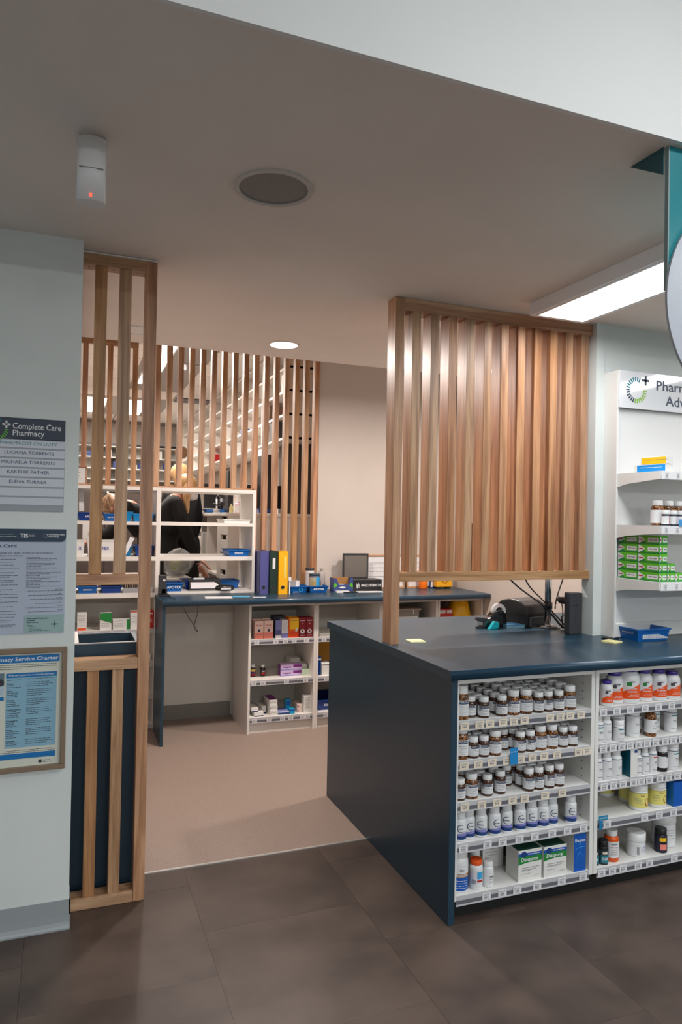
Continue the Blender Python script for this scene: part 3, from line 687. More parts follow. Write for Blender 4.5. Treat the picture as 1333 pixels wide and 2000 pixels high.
diasporal(1.688, 2.358, 'white and green magnesium carton, bottom shelf, left one of the front pair')
diasporal(1.806, 2.354, 'white and green magnesium carton, bottom shelf, right one of the front pair')
t = carton('supplement_carton', 'white carton standing behind, left of the green magnesium pair', 1.615, 2.50, ZS[4], .10, .10, .125, carton_w, ((0, 1, .93, 1, c('green_dk', 26, 80, 50)),), (), 0, None, lines=((.1, .9, .6, .004), (.1, .7, .5, .003), (.1, .8, .4, .003), (.1, .5, .2, .003)))
t = carton('supplement_carton', 'dark green topped carton behind the right magnesium carton', 1.77, 2.455, ZS[4], .13, .14, .145, c('green_box', 26, 80, 56), (), (('Diasporal', .018, .5, .9, lime, None),), 0)
t = carton('supplement_carton', 'tall blue Basica carton at the right end of the bottom shelf', 1.952, 2.354, ZS[4], .060, .10, .152, carton_w, ((0, 1, 0, 1, blue),), (('Basica', .018, .5, .82, lab_w, .050),))
fg = MB().tube([(.030, -.0006, .105), (.030, -.0006, .078)], .0011, 5).tube([(.006, -.0006, .092), (.030, -.0006, .096), (.055, -.0006, .098)], .0008, 5).tube([(.030, -.0006, .078), (.044, -.0006, .062), (.052, -.0006, .048)], .0008, 5).tube([(.030, -.0006, .078), (.018, -.0006, .062), (.020, -.0006, .042), (.012, -.0006, .04)], .0008, 5)
part('figure_mark', fg.prism([(.030+.004*math.cos(a*PI/5), .111+.004*math.sin(a*PI/5)) for a in range(10)], -.001, 0), skyblue, t)

# ---------------------------------------------------------------- right bay products
def mk_now(R, H, words, size):
    def f(r):
        bottle_parts(r, R, H, plas_w, violetcap, lab_w, neck=.62, caph=.12, shoulder=.20, lab=(.07, .68), capR=R*.74)
        mb = MB(); vs = []; fs = []; n = 14
        for k in range(n+1):
            a = -1.15+2.3*k/n; t = min(1, max(0, k/n)); zt = .18+.38*math.sqrt(t)
            vs += [((R+.0007)*math.sin(a), -(R+.0007)*math.cos(a), H*.13), ((R+.0007)*math.sin(a), -(R+.0007)*math.cos(a), H*zt)]
        for k in range(n): fs.append((2*k, 2*k+2, 2*k+3, 2*k+1))
        part('orange_panel', mb.add(vs, fs, 0, True), orange, r)
        text('NOW', size*.7, ink, r, .0, 0, H*.61, .02, wrap=R+.0012)
        for k, w_ in enumerate(words): text(w_, size, lab_w, r, .0, 0, H*(.43-.09*k), .015, wrap=R+.0012, fit=min(R*1.5, size*len(w_)*.55))
        small_print(r, R, H, [(-.2, .8, .25, .003), (-.4, .8, .20, .003)], lab_w)
    return f
g = 'orange and white supplement bottles on the top shelf, right bay'
for key, R, H, words, size, x, y, label in (
        ('n0', .026, .110, ('Extra',), .008, 2.100, 2.40, 'orange-label bottle with violet cap, right bay, leftmost, half hidden behind another'),
        ('n1', .026, .104, ('DMAE',), .010, 2.126, 2.350, 'small orange-label bottle with violet cap, leftmost of the front row, right bay'),
        ('n2', .036, .132, ('GABA',), .015, 2.192, 2.368, 'orange-label GABA bottle with violet cap, right bay top shelf'),
        ('n3', .044, .150, ('Calcium', 'Citrate'), .011, 2.262, 2.352, 'big orange-label Calcium Citrate bottle with violet cap'),
        ('n4', .034, .135, ('Saw Palm', 'Extract'), .009, 2.345, 2.36, 'orange-label bottle with green leaf print right of Calcium Citrate'),
        ('n5', .035, .132, ('Super', 'Enzymes'), .010, 2.418, 2.352, 'orange-label Super Enzymes bottle with violet cap'),
        ('n6', .035, .120, ('Super',), .010, 2.494, 2.352, 'orange-label bottle with violet cap at the picture edge, top shelf')):
    r = spawn(key, mk_now(R, H, words, size), 'supplement_bottle', label, 'bottle', x, y+R, ZS[0], -.1 if key == 'n0' else -.38, g)
    part('printed_leaf', wrapbox(-R*.5, -R*.05, H*.50, H*.60, R+.0007), green if key in ('n3', 'n4') else c('berry_'+key, 70, 60, 70), r)
def mk_pract(R, H, band=teal, caph=.20, neck=.70, shoulder=.14, two=True):
    def f(r):
        bottle_parts(r, R, H, plas_w, cap_w, lab_w, bands=((None, None, .66, .68, navyink),)+(((-.3, 1.0, .56, .60, band),) if two else ()), neck=neck, caph=caph, shoulder=shoulder, lab=(.05, .69))
        small_print(r, R, H, [(-.1, .9, .42, .004), (.0, .8, .37, .003), (-.4, .8, .14, .003)], ink)
    return f
g = 'white practitioner bottles on the second shelf, right bay'
for key, R, H, x, y, label, args in (
        ('p0', .0215, .112, 2.083, 2.352, 'slim white bottle with coloured band, left end of second shelf, right bay', dict()),
        ('p1', .0225, .118, 2.132-.036, 2.420, 'slim white bottle standing second row behind the left end, second shelf', dict()),
        ('p2', .0225, .116, 2.122, 2.350, 'slim white bottle with dark ring, second from left, second shelf', dict(two=False)),
        ('p3', .0235, .086, 2.185, 2.345, 'short white screw-top jar in front, second shelf of right bay', dict(caph=.26, neck=.86, shoulder=.06)),
        ('p4', .034, .134, 2.228, 2.395, 'wide white bottle with dark ring behind the short jar', dict(neck=.9, shoulder=.05, two=False)),
        ('p5', .028, .136, 2.290, 2.370, 'tall white bottle with dark ring beside the brown bottles', dict(neck=.9, shoulder=.05, two=False)),
        ('p6', .024, .125, 2.455, 2.42, 'tall white bottle right of the brown bottles, second shelf', dict(neck=.9, shoulder=.05)),
        ('p7', .026, .128, 2.505, 2.375, 'tall white bottle at the picture edge, second shelf', dict(neck=.9, shoulder=.05))):
    spawn(key, mk_pract(R, H, **args), 'supplement_bottle', label, 'bottle', x, y+R, ZS[1], random.uniform(-.45, -.1), g)
def mk_brown(r):
    bottle_parts(r, .0245, .125, amber_p, black, lab_w, bands=((-.2, .9, .46, .49, peri),), neck=.42, caph=.15, shoulder=.24, lab=(.13, .58)); small_print(r, .0245, .125, [(-.5, .6, .38, .003), (-.5, .6, .3, .003)])
spawn('bp', mk_brown, 'dropper_bottle', 'brown glass bottle with black cap, second shelf right bay, in front', 'bottle', 2.368, 2.378, ZS[1], .2, 'brown black-capped bottles in right bay')
spawn('bp', mk_brown, 'dropper_bottle', 'brown glass bottle with black cap, second shelf right bay, behind its twin', 'bottle', 2.350, 2.445, ZS[1], .0, 'brown black-capped bottles in right bay')
g = 'white practitioner bottles on the third shelf, right bay'
for key, R, H, x, y, label, args in (
        ('q0', .0225, .115, 2.083, 2.355, 'white bottle with domed shoulder, leftmost on third shelf, right bay', dict(two=False)),
        ('q1', .0225, .118, 2.128, 2.350, 'white bottle with domed shoulder, second from left on third shelf, right bay', dict(two=False)),
        ('q2', .026, .120, 2.178, 2.350, 'wider white bottle just left of the teal carton', dict(two=False)),
        ('q3', .0165, .108, 2.290, 2.352, 'slim white bottle with green band right of the teal carton', dict(band=c('sage', 90, 110, 100))),
        ('q4', .0185, .115, 2.330, 2.352, 'slim white bottle with plain label, second right of the teal carton', dict(two=False)),
        ('q5', .0205, .120, 2.374, 2.352, 'white bottle with red band left of the dark bottle', dict(band=c('rust', 190, 70, 50))),
        ('q7', .028, .125, 2.492, 2.352, 'wide white tub at the picture edge, third shelf', dict(neck=.95, shoulder=.03))):
    spawn(key, mk_pract(R, H, **args), 'supplement_bottle', label, 'bottle', x, y+R, ZS[2], random.uniform(-.45, -.1), g)
def f(r): bottle_parts(r, .0255, .110, c('dark_bottle', 34, 30, 34, .15), cap_w, lab_w, bands=((-.1, .9, .56, .64, slate),), neck=.84, caph=.24, shoulder=.08, lab=(.16, .60)); small_print(r, .0255, .11, [(-.3, .5, .42, .003)])
spawn('q6', f, 'supplement_bottle', 'dark bottle with white cap and white label, third shelf of right bay', 'bottle', 2.432, 2.378, ZS[2], .2)
carton('supplement_carton', 'teal and white slim carton between white bottles, third shelf', 2.232, 2.345, ZS[2], .036, .09, .122, carton_w, ((.55, .95, .84, .94, deepblue),), side=c('teal_dark', 10, 96, 116), lines=((.2, .5, .9, .002),))
def mk_yel(r):
    bottle_parts(r, .0385, .108, plas_w, cap_w, lemon, neck=.90, caph=.24, shoulder=.05, lab=(.13, .70), bands=((None, None, .685, .70, c('brass', 150, 130, 60)),))
    mb = MB(); q = [(.62+.36*math.cos(a*PI/8), .34+.16*math.sin(a*PI/8)) for a in range(16)]
    R = .0385; vs = [((R+.0008)*math.sin(a), -(R+.0008)*math.cos(a), .108*z) for a, z in q]; part('heart_print', mb.add(vs, [tuple(range(16))]), c('berry_red', 150, 50, 40), r)
    small_print(r, .0385, .108, [(-.9, -.1, .5, .003), (-.9, -.1, .44, .003), (-.9, -.1, .38, .003), (-.8, 0, .3, .003)]); text('Vital', .010, kraft, r, 0, 0, .066, wrap=R+.0012)
g = 'yellow label tubs in the right bay'
for x, y, label in ((2.322, 2.355, 'yellow-label tub with red heart print, front one of the pair, fourth shelf'), (2.424, 2.355, 'yellow-label tub with red heart print, right of its twin, fourth shelf'),
                    (2.345, 2.44, 'yellow-label tub half hidden behind the front tub, fourth shelf'), (2.300, 2.53, 'yellow-label tub farthest back on the fourth shelf')):
    spawn('yel', mk_yel, 'supplement_tub', label, 'bottle', x, y+.0385, ZS[3], -.30, g)
carton('supplement_carton', 'blue carton at the picture edge, fourth shelf of right bay', 2.478, 2.352, ZS[3], .12, .08, .105, blue, texts=(('Basica', .02, .6, .6, lab_w, None),), side=c('blue_side', 20, 104, 180))
def mk_den(r):
    bottle_parts(r, .0215, .098, black, black, c('den_label', 40, 60, 66), bands=((-.8, .9, .10, .42, c('den_teal', 30, 120, 136)), (-.5, .5, .46, .56, tick_c)), texts=(('DIM', .015, .26, lab_w, None),), neck=.86, caph=.24, shoulder=.06, lab=(.07, .62))
spawn('den', mk_den, 'supplement_bottle', 'black bottle with teal DIM label, leftmost on the bottom shelf, right bay', 'bottle', 2.081, 2.386, ZS[4], -.45, 'black bottles with teal labels')
spawn('den', mk_den, 'supplement_bottle', 'black bottle with teal DIM label, between its twin and the orange bottle', 'bottle', 2.122, 2.378, ZS[4], -.30, 'black bottles with teal labels')
def f(r):
    bottle_parts(r, .031, .128, c('orange_clear', 214, 84, 16, .12), cap_w, lab_w, neck=.72, caph=.18, shoulder=.16, lab=(.14, .66), texts=(('NOW', .010, .58, ink, None),)); small_print(r, .031, .128, [(-.5, .6, .48, .004), (-.3, .6, .40, .004), (-.5, .6, .33, .003), (-.5, .6, .25, .003)], maroon)
spawn('nor', f, 'supplement_bottle', 'orange translucent bottle with white cap and label, bottom shelf', 'bottle', 2.180, 2.395, ZS[4], -.30)
def f(r): bottle_parts(r, .0385, .098, plas_w, cap_w, lab_w, neck=.95, caph=.36, shoulder=.05, lab=(.06, .52)); small_print(r, .0385, .098, [(.1, .8, .42, .005), (.1, .8, .32, .005), (.1, .8, .24, .004)], peri); barcode(r, .0385, .098, -.5, -.2, .12, .46)
spawn('jar', f, 'supplement_jar', 'squat white screw-top jar alone on the bottom shelf, right bay', 'bottle', 2.318, 2.40, ZS[4], -.15)
def f(r): bottle_parts(r, .026, .100, c('navy_bottle', 18, 20, 44, .2), black, c('navy_label', 24, 26, 50), bands=((-.5, .6, .50, .66, yellow), (-.4, .7, .14, .38, salmon)), neck=.84, caph=.24, shoulder=.07, lab=(.06, .68))
spawn('nav', f, 'supplement_bottle', 'dark navy bottle with yellow and pink print before the big white tub', 'bottle', 2.442, 2.385, ZS[4], -.45)
def f(r): bottle_parts(r, .050, .135, plas_w, cap_w, lab_w, neck=.95, caph=.26, shoulder=.04, lab=(.06, .66)); small_print(r, .05, .135, [(-.6, .6, .56, .005), (-.6, .6, .48, .004), (-.6, .6, .4, .004), (-.6, .6, .3, .004)])
spawn('tub', f, 'supplement_tub', 'big white tub at the picture edge on the bottom shelf', 'bottle', 2.513, 2.44, ZS[4], -.4)

# ---------------------------------------------------------------- back desk
dk = thing('navy_desk', 'long navy-topped desk under the back wall with open white shelving below', 'desk', (0, 0, 0))
prof = [(4.737, .914), (4.737, .938), (4.7385, .943), (4.742, .947), (4.748, .948), (5.168, .948), (5.168, .914)]
mb = MB(); n = len(prof); vs = [(.600, y, z) for y, z in prof]+[(3.095, y, z) for y, z in prof]
mb.add(vs, [tuple(range(n)), tuple(reversed(range(n, 2*n)))])
for k in range(n): j = (k+1) % n; mb.f.append((k, k+n, j+n, j)); mb.m.append(1 if k < 4 else 0); mb.sm.append(k < 4)
mb.box(.632, 3.095, 5.168, 5.298, .914, .948); mb.box(1.865, 3.095, 5.298, 5.328, .914, .948)
part('worktop', mb, [navy, navy_front], dk)
part('end_panel', MB().box(.603, .622, 4.752, 5.165, 0, .914), [navy, navy_front], dk, bevel=.0008, seg=1)
def desk_bay(label, x0, x1, tk0=(), left=True):
    u = thing('shelving_bay', label, 'shelf', (0, 0, 0)); T = .017
    part('side_panel', MB().box(x0, x0+T, 4.84, 5.29, 0, .912), whitew, u); part('side_panel', MB().box(x1-T, x1, 4.84, 5.29, 0, .912), whitew, u)
    part('top_panel', MB().box(x0+T, x1-T, 4.84, 5.29, .888, .912), whitew, u); part('back_panel', MB().box(x0+T, x1-T, 5.28, 5.29, .05, .888), beigeback, u)
    part('kickboard', MB().box(x0+T, x1-T, 4.862, 4.875, 0, .09), whitew, u)
    for zt, tk in zip((.655, .370, .110), tk0): shelf_with_rail(u, x0+T, x1-T, 4.846, 5.28, zt, tk, TKW, m=whitew, sw=.036)
    return u
def desk_unit(label, x0, x1, tk):
    return desk_bay(label, x0, x1, tk)
desk_unit('first white desk bay beside the kneehole, holding boxed remedies', 1.203, 1.700, ((.05, .35, .50, .64, .84), (.02, .16, .53, .84), (.04, .27, .48, .61, .80, .88)))
desk_unit('second white desk bay, half hidden by the counter corner', 1.7015, 2.214, ((.05, .4, .7), (.1, .5), (.1, .5)))
desk_unit('third white desk bay with the clear storage tub', 2.2155, 2.690, ((), (), ()))
desk_unit('last white desk bay by the right wall, with yellow bag', 2.6915, 3.095, ((), (), ()))

# ---------------------------------------------------------------- white open tower between desk and dispensary
tw = thing('open_shelf_tower', 'white see-through pigeonhole tower rising from the desk to the timber slats', 'shelf', (0, 0, 0))
Y0, Y1 = 5.17, 5.60
part('top_panel', MB().box(.046, 1.320, Y0, Y1, 1.683, 1.709), whitew, tw, bevel=.001, seg=1)
part('side_panel', MB().box(1.298, 1.320, Y0, Y1, .949, 1.683), whitew, tw); part('divider', MB().box(.600, .630, Y0, Y1, 0, 1.683), whitew, tw)
part('side_panel', MB().box(.046, .064, Y0, Y1, 0, 1.683), whitew, tw)
for zt, t_ in ((1.463, .024), (1.216, .028)):
    part('shelf', MB().box(.064, .600, Y0, Y1, zt-t_, zt), whitew, tw); part('shelf', MB().box(.630, 1.298, Y0, Y1, zt-t_, zt), whitew, tw)
part('shelf', MB().box(.064, .600, Y0, Y1, .930, .961), whitew, tw)
part('bottom_panel', MB().box(.632, 1.298, Y0+.001, Y1, .949, .966), whitew, tw)
for zt in (.707, .473, .249, .040):
    sh = part('shelf', MB().box(.064, .600, Y0+.005, Y1-.01, zt-.018, zt), whitew, tw)
    part('ticket_rail', MB().box(.064, .600, Y0+.001, Y0+.004, zt-.034, zt-.001), rail_m, sh)
    for k in range(5): link('price_ticket', TKW[k % 3], sh, (.10+.1*k, Y0, zt-.033))
part('back_panel', MB().box(.064, .600, Y1-.01, Y1, 0, .93), beigeback, tw)

# ---------------------------------------------------------------- trays
def tray(label, x, y, z, w, d, h, m, word='APOTEX', rz=0, group=None, tp=.012, ink_m=None, slots=True, name='plastic_tray', fs=None):
    t = thing(name, label, 'tray', (x, y, z), rz, group); th = .003
    B = [(tp, tp), (w-tp, tp), (w-tp, d-tp), (tp, d-tp)]; T = [(0, 0), (w, 0), (w, d), (0, d)]
    Bi = [(tp+th, tp+th), (w-tp-th, tp+th), (w-tp-th, d-tp-th), (tp+th, d-tp-th)]; Ti = [(th, th), (w-th, th), (w-th, d-th), (th, d-th)]
    vs = [(a, b, 0) for a, b in B]+[(a, b, h) for a, b in T]+[(a, b, h) for a, b in Ti]+[(a, b, th) for a, b in Bi]
    fs_ = [(3, 2, 1, 0), (12, 13, 14, 15)]
    for k in range(4):
        j = (k+1) % 4; fs_ += [(k, j, 4+j, 4+k), (4+k, 4+j, 8+j, 8+k), (8+k, 8+j, 12+j, 12+k)]
    part('tub', MB().add(vs, fs_), m, t)
    part('rim', MB().box(-.004, w+.004, -.004, 0, h-.006, h+.001).box(-.004, w+.004, d, d+.004, h-.006, h+.001).box(-.004, 0, 0, d, h-.006, h+.001).box(w, w+.004, 0, d, h-.006, h+.001), m, t)
    if word: text(word, fs or h*.30, ink_m or white_ink, t, w*.5, tp*.45-.0015, h*.50, .02)
    return t

# in the tower
G = 'plastic trays in the tower'
tray('royal blue tray on the top tower shelf, far left between the timber slats', .075, 5.20, 1.463, .165, .25, .058, navy_t, 'APOTEX', group=G)
tray('dark blue tray on the top tower shelf, second from left', .248, 5.22, 1.463, .10, .25, .052, blue_t, 'MEDITECH', group=G, fs=.010)
tray('bright cyan tray standing on the top tower shelf, third from left', .352, 5.19, 1.463, .085, .22, .068, cyan_t, '', group=G)
tray('light blue tray on the top tower shelf near the divider', .440, 5.20, 1.463, .145, .28, .056, cyan_t, 'MEDITECH', group=G, fs=.008)
whb = mat('white_bin_plastic', (0.80, 0.79, 0.77), 0.4); bink = c('bin_blue_ink', 30, 50, 160)
tray('tall white bin with blue lettering on the middle tower shelf, far left', .066, 5.20, 1.216, .060, .20, .115, whb, 'X', ink_m=bink, group=G, tp=.008, fs=.03)
tray('tall white bin with blue lettering on the middle tower shelf, second from left', .142, 5.19, 1.216, .185, .20, .115, whb, 'APOTEX', ink_m=bink, group=G, tp=.010, fs=.027)
tray('royal blue tray on the middle tower shelf against the divider', .462, 5.23, 1.216, .130, .25, .075, navy_t, 'APOTEX', group=G, fs=.02)
tray('teal blue tray behind the paper slip on the middle tower shelf', .345, 5.25, 1.216, .100, .25, .070, c('teal_tray', 8, 110, 160, .35), '', group=G)
tray('blue slotted tray under the left slats, lowest open tower shelf left, upper of stack', .080, 5.27, 1.012, .13, .25, .060, blue_t, '', group=G)
tray('dark blue tray under the left slats, lowest open tower shelf, upper of right stack', .232, 5.27, 1.012, .145, .25, .060, navy_t, '', group=G)
tray('blue tray resting at the bottom of the left stack, lowest open tower shelf', .085, 5.20, .961, .130, .30, .050, blue_t, 'MEDITECH', group=G, fs=.012)
tray('royal blue tray resting at the bottom of the right stack, lowest open tower shelf', .238, 5.20, .961, .140, .30, .050, navy_t, '', group=G)
tray('blue tray on the middle tower shelf right column', 1.125, 5.19, 1.216, .160, .24, .050, blue_t, 'SANDOZ', group=G, fs=.016)
t = thing('paper_slip', 'white paper slip leaning in the tray beside the second left slat', 'paper', (.375, 5.24, 1.228), 0)
part('sheet', MB().add([(0, 0, 0), (.030, 0, 0), (.085, .01, .115), (.055, .01, .125)], [(0, 1, 2, 3)]).add([(0, .001, 0), (.030, .001, 0), (.085, .011, .115), (.055, .011, .125)], [(3, 2, 1, 0)]), paper, t)
t = thing('paper_slip', 'white curled paper slip standing in the far left white bin', 'paper', (.150, 5.27, 1.222), 0)
part('sheet', MB().box(0, .020, 0, .001, 0, .165), paper, t)
t = thing('card_file', 'row of brown card dividers on the lowest open tower shelf', 'file', (.40, 5.22, .961))
for k in range(9): part('divider_card', MB().box(.012*k, .012*k+.006, 0, .15, 0, .085), c('card_%d' % k, 150-6*(k % 3), 132-6*(k % 3), 112), t)
t = thing('storage_box', 'low grey lidded box right of the blue trays, lowest open tower shelf', 'box', (.385, 5.2, .961)); part('body', MB().box(0, .20, 0, .015, 0, .035), greyplas, t)
t = tray('empty-looking white lidded tray on the top tower shelf, right column', 1.085, 5.19, 1.463, .20, .25, .026, whb, '', group=G, tp=.004)
t = thing('hanging_notice', 'white curled notice hanging inside top left pigeonhole of the tower', 'paper', (.082, 5.30, 1.53))
part('sheet', MB().add([(0, 0, .15), (.030, 0, .15), (.038, .01, 0), (.004, .005, 0)], [(0, 3, 2, 1)]).add([(0, .001, .15), (.030, .001, .15), (.038, .011, 0), (.004, .006, 0)], [(0, 1, 2, 3)]), paper, t)
# tower base, desk level
tray('blue lettered tray at the foot of the tower by the phone dock', .672, 5.182, .966, .125, .22, .060, blue_t, 'APOTEX', group=G, fs=.026)
tray('dark blue tray behind the lever arch papers at the tower foot', .83, 5.32, .966, .26, .22, .065, navy_t, '', group=G)
tray('wide blue tray at the tower foot, right of the papers', 1.035, 5.33, .966, .21, .2, .060, blue_t, '', group=G)
t = thing('document_wallet', 'open grey document wallet full of papers at the tower foot', 'folder', (.845, 5.185, .966))
part('wallet', MB().add([(0, 0, 0), (.255, 0, 0), (.235, .12, .085), (.015, .12, .085), (0, .005, .010), (.255, .005, .010)], [(0, 1, 5, 4), (4, 5, 2, 3), (0, 4, 3), (1, 2, 5), (0, 3, 2, 1)]), charcoal, t)
part('papers', MB().add([(.010, .004, .018), (.245, .004, .018), (.195, .07, .058), (.018, .07, .058)], [(0, 1, 2, 3)]), paper, t)
part('label', MB().box(.045, .125, .105, .108, .058, .088), lab_w, t)
t = thing('black_pouch', 'black zip pouch with white tag beside the wallet at tower foot', 'pouch', (1.105, 5.20, .966))
part('pouch', MB().lathe([(.02, 0), (.055, .004), (.065, .018), (.055, .036), (.02, .042)], 20), black, t); t.scale = (1.15, .8, 1)
part('tag', MB().box(-.035, .03, -.071, -.066, .012, .024), lab_w, t)
t = thing('loose_paper', 'white papers lying in the tower foot beside the pouch', 'paper', (1.10, 5.18, .966)); part('sheet', MB().box(0, .19, 0, .05, 0, .002), paper, t)
# phone dock
t = thing('phone_dock', 'black cordless phone standing in dock at the left desk end', 'phone', (.612, 5.04, .948))
part('dock', MB().box(0, .075, -.02, .09, 0, .012).box(.02, .06, .03, .07, .012, .05), black, t, bevel=.002, seg=1)
part('handset', MB().box(0, .055, .03, .055, .012, .148), charcoal, t, bevel=.006, seg=2); part('label', MB().box(.030, .046, .0285, .0295, .104, .116), lab_w, t)
t = thing('power_cable', 'thin black cable hanging from the desk edge to the socket plug', 'cable', (0, 0, 0))
part('wire', MB().tube(bez((.67, 5.0, .953), (.74, 4.72, .955), (.72, 4.70, .90), (.80, 4.78, .80))+bez((.80, 4.78, .80), (.86, 4.85, .72), (.88, 4.95, .70), (.86, 5.0, .715))+bez((.86, 5.0, .715), (.84, 5.06, .74), (.93, 5.2, .78), (.93, 5.34, .87)), .0022, 6), black, t)
t = thing('power_adapter', 'black plug adapter in the wall socket inside the kneehole', 'plug', (.885, 5.375, .862)); part('body', MB().box(0, .055, -.04, 0, 0, .055), black, t, bevel=.003, seg=1); part('socket_plate', MB().box(-.055, .06, -.003, 0, -.002, .06), cap_w, t)
# papers on the desk
for nm_, x, y, w, d, m, lb in (('loose_paper', .90, 4.85, .185, .13, paper, 'white sheet lying on the desk in front of the tower'), ('blue_leaflet', 1.10, 4.90, .12, .09, c('leaflet_blue', 90, 170, 210), 'light blue leaflet lying at the foot of the tower'), ('loose_paper', 1.235, 4.86, .09, .03, paper, 'narrow white strip of paper beside the binders')):
    t = thing(nm_, lb, 'paper', (x, y, .948), -.12); part('sheet', MB().box(0, w, 0, d, 0, .0012), m, t)
# lever arch binders
for k, (x, m, lb, w) in enumerate(((1.328, c('binder_purple', 78, 80, 140), 'purple-blue lever arch binder standing against the tower', .066), (1.397, c('binder_green', 24, 48, 38), 'dark green lever arch binder between the blue and yellow ones', .062), (1.462, c('binder_yellow', 240, 176, 10), 'yellow lever arch binder, rightmost of the three', .072))):
    t = thing('binder', lb, 'binder', (x, 5.045-.012*k, .948), -.04, 'binders')
    part('cover', MB().box(0, w, 0, .010, 0, .315).box(0, .003, 0, .245, 0, .315).box(w-.003, w, 0, .245, 0, .315), m, t)
    part('pages', MB().box(.006, w-.006, .012, .235, .008, .300), paper, t)
    o = part('finger_ring', ring(.009, .0135, -.002, 0, 20), metal, t, (w*.46, -.001, .052), (-PI/2, 0, 0)); part('finger_hole', disc(.009, -.0015, 0, 16), black, o)
    if k == 1: part('spine_label', MB().box(.022, .042, -.0008, 0, .185, .265), lab_w, t)
    if k == 2: part('spine_label', MB().box(.042, .054, -.0008, 0, .120, .275), lemon, t)
# desk clutter right of the binders
G2 = 'blue trays on the desk'
tray('blue tray with round printed ring, desk, right of the binders', 1.56, 5.09, .948, .155, .17, .048, blue_t, '', group=G2)
part('ring_print', ring(.011, .015, -.001, 0, 24), skyblue, bpy.context.scene.collection.objects[-1] if False else [o for o in col.objects if o.get('label', '').startswith('blue tray with round')][0], (.10, .004, .022), (-PI/2+.0, 0, 0))
tray('blue APOTEX tray on the desk holding the pill tubs', 1.722, 5.075, .948, .150, .17, .050, blue_t, 'APOTEX', group=G2, fs=.022)
t = thing('tape_box', 'grey and white carton standing in the blue tray by the binders', 'box', (1.585, 5.13, .953)); part('carton', MB().box(0, .075, 0, .05, 0, .085), greyplas, t); part('printed_panel', MB().box(.045, .074, -.0006, 0, .02, .082), lab_w, t)
t = thing('small_carton', 'small white carton lying in the blue tray by the binders', 'box', (1.60, 5.10, .952)); part('carton', MB().box(0, .05, 0, .03, 0, .035), lab_w, t)
t = thing('cable_tie_stand', 'slim white plastic stem standing beside the yellow binder', 'stand', (1.545, 5.02, .948)); part('stem', MB().box(0, .008, 0, .008, 0, .10), cap_w, t); part('head', MB().box(-.006, .014, -.004, .012, .10, .125), cap_w, t)
def f(r): bottle_parts(r, .040, .135, c('tub_clear', 186, 176, 156, .2), navy, None, bands=((-.1, .95, .06, .82, skyblue), (-.95, -.1, .12, .6, c('pills', 176, 150, 96)), (None, None, .80, .86, deepblue)), neck=.95, caph=.12, shoulder=.03); small_print(r, .04, .135, [(-.9, -.1, .7, .004), (-.9, -.1, .3, .004)])
spawn('tb1', f, 'pill_tub', 'clear pill tub with blue label standing in the APOTEX tray', 'jar', 1.785, 5.15, .953, .1)
def f(r): bottle_parts(r, .034, .175, plas_w, charcoal, lab_w, neck=.95, caph=.10, shoulder=.03, lab=(.1, .85)); small_print(r, .034, .175, [(-.9, .9, .75, .004)])
spawn('tb2', f, 'pill_tub', 'tall white tub with black lid behind the clear tub', 'jar', 1.775, 5.232, .950, 0)
def f(r): bottle_parts(r, .030, .17, c('clear_bottle', 170, 164, 160, .1), c('clear_cap', 150, 146, 140), None, neck=.4, caph=.1, shoulder=.25)
spawn('tb3', f, 'clear_bottle', 'clear plastic bottle with handle neck behind the pill tubs', 'bottle', 1.868, 5.225, .950, 0)
t = thing('card_dispenser', 'navy and yellow card box with scooped brown front on the desk', 'box', (1.93, 5.11, .948), -.05)
bxm = c('dispenser_blue', 56, 74, 130)
part('back', MB().box(0, .155, .10, .104, 0, .105), kraft, t); part('base', MB().box(0, .155, 0, .104, 0, .006), bxm, t)
for x0 in (0, .151): part('side', MB().box(x0, x0+.004, 0, .104, 0, .105), bxm, t)
part('front', MB().prism([(0, 0), (.155, 0), (.155, .105), (.135, .105), (.118, .055), (.040, .055), (.022, .105), (0, .105)], -.002, 0), bxm, t)
part('printed_flash', MB().prism([(.002, .03), (.030, .048), (.012, .070), (.002, .06)], -.0025, -.002).prism([(.153, .03), (.153, .06), (.143, .070), (.125, .048)], -.0025, -.002), lime, t)
part('tissue', MB().lathe([(.04, .02), (.05, .035), (.03, .052), (.01, .056)], 12), paper, t, (.07, .04, 0))
t = thing('loose_paper', 'white papers spilling in front of the scooped card box', 'paper', (1.93, 5.04, .948), -.1); part('sheet', MB().box(0, .10, 0, .05, 0, .012), paper, t)
t = thing('tablet_device', 'black flat device lying before the card box', 'device', (1.98, 5.02, .948), -.08); part('body', MB().box(0, .11, 0, .07, 0, .008), charcoal, t, bevel=.002, seg=1)
t = thing('meditech_box', 'black MEDITECH carton lying on the desk below the grey display', 'box', (2.095, 5.13, .948), -.03)
part('carton', MB().box(0, .245, 0, .15, 0, .088), c('meditech_black', 24, 24, 27, .5), t, bevel=.001, seg=1)
part('edge_print', MB().box(.004, .200, .004, .02, .0882, .0886), greyplas, t)
text('MEDITECH', .026, lab_w, t, .155, -.0006, .044, .02, fit=.165)
part('bar_logo', MB().box(.030, .034, -.0006, 0, .028, .060).box(.037, .041, -.0006, 0, .020, .052).box(.044, .048, -.0006, 0, .034, .068).box(.051, .055, -.0006, 0, .024, .056), lab_w, t)
t = thing('display_case', 'small black framed grey display standing on the MEDITECH carton', 'display', (2.045, 5.22, .948), -.04)
part('frame', MB().box(0, .215, 0, .012, .276, .290).box(0, .215, 0, .012, .088, .104).box(0, .012, 0, .012, .104, .276).box(.203, .215, 0, .012, .104, .276).box(.02, .19, .012, .07, .0, .27), charcoal, t)
part('glass', MB().box(.012, .203, .003, .008, .104, .276), c('display_glass', 112, 106, 100, .12), t)
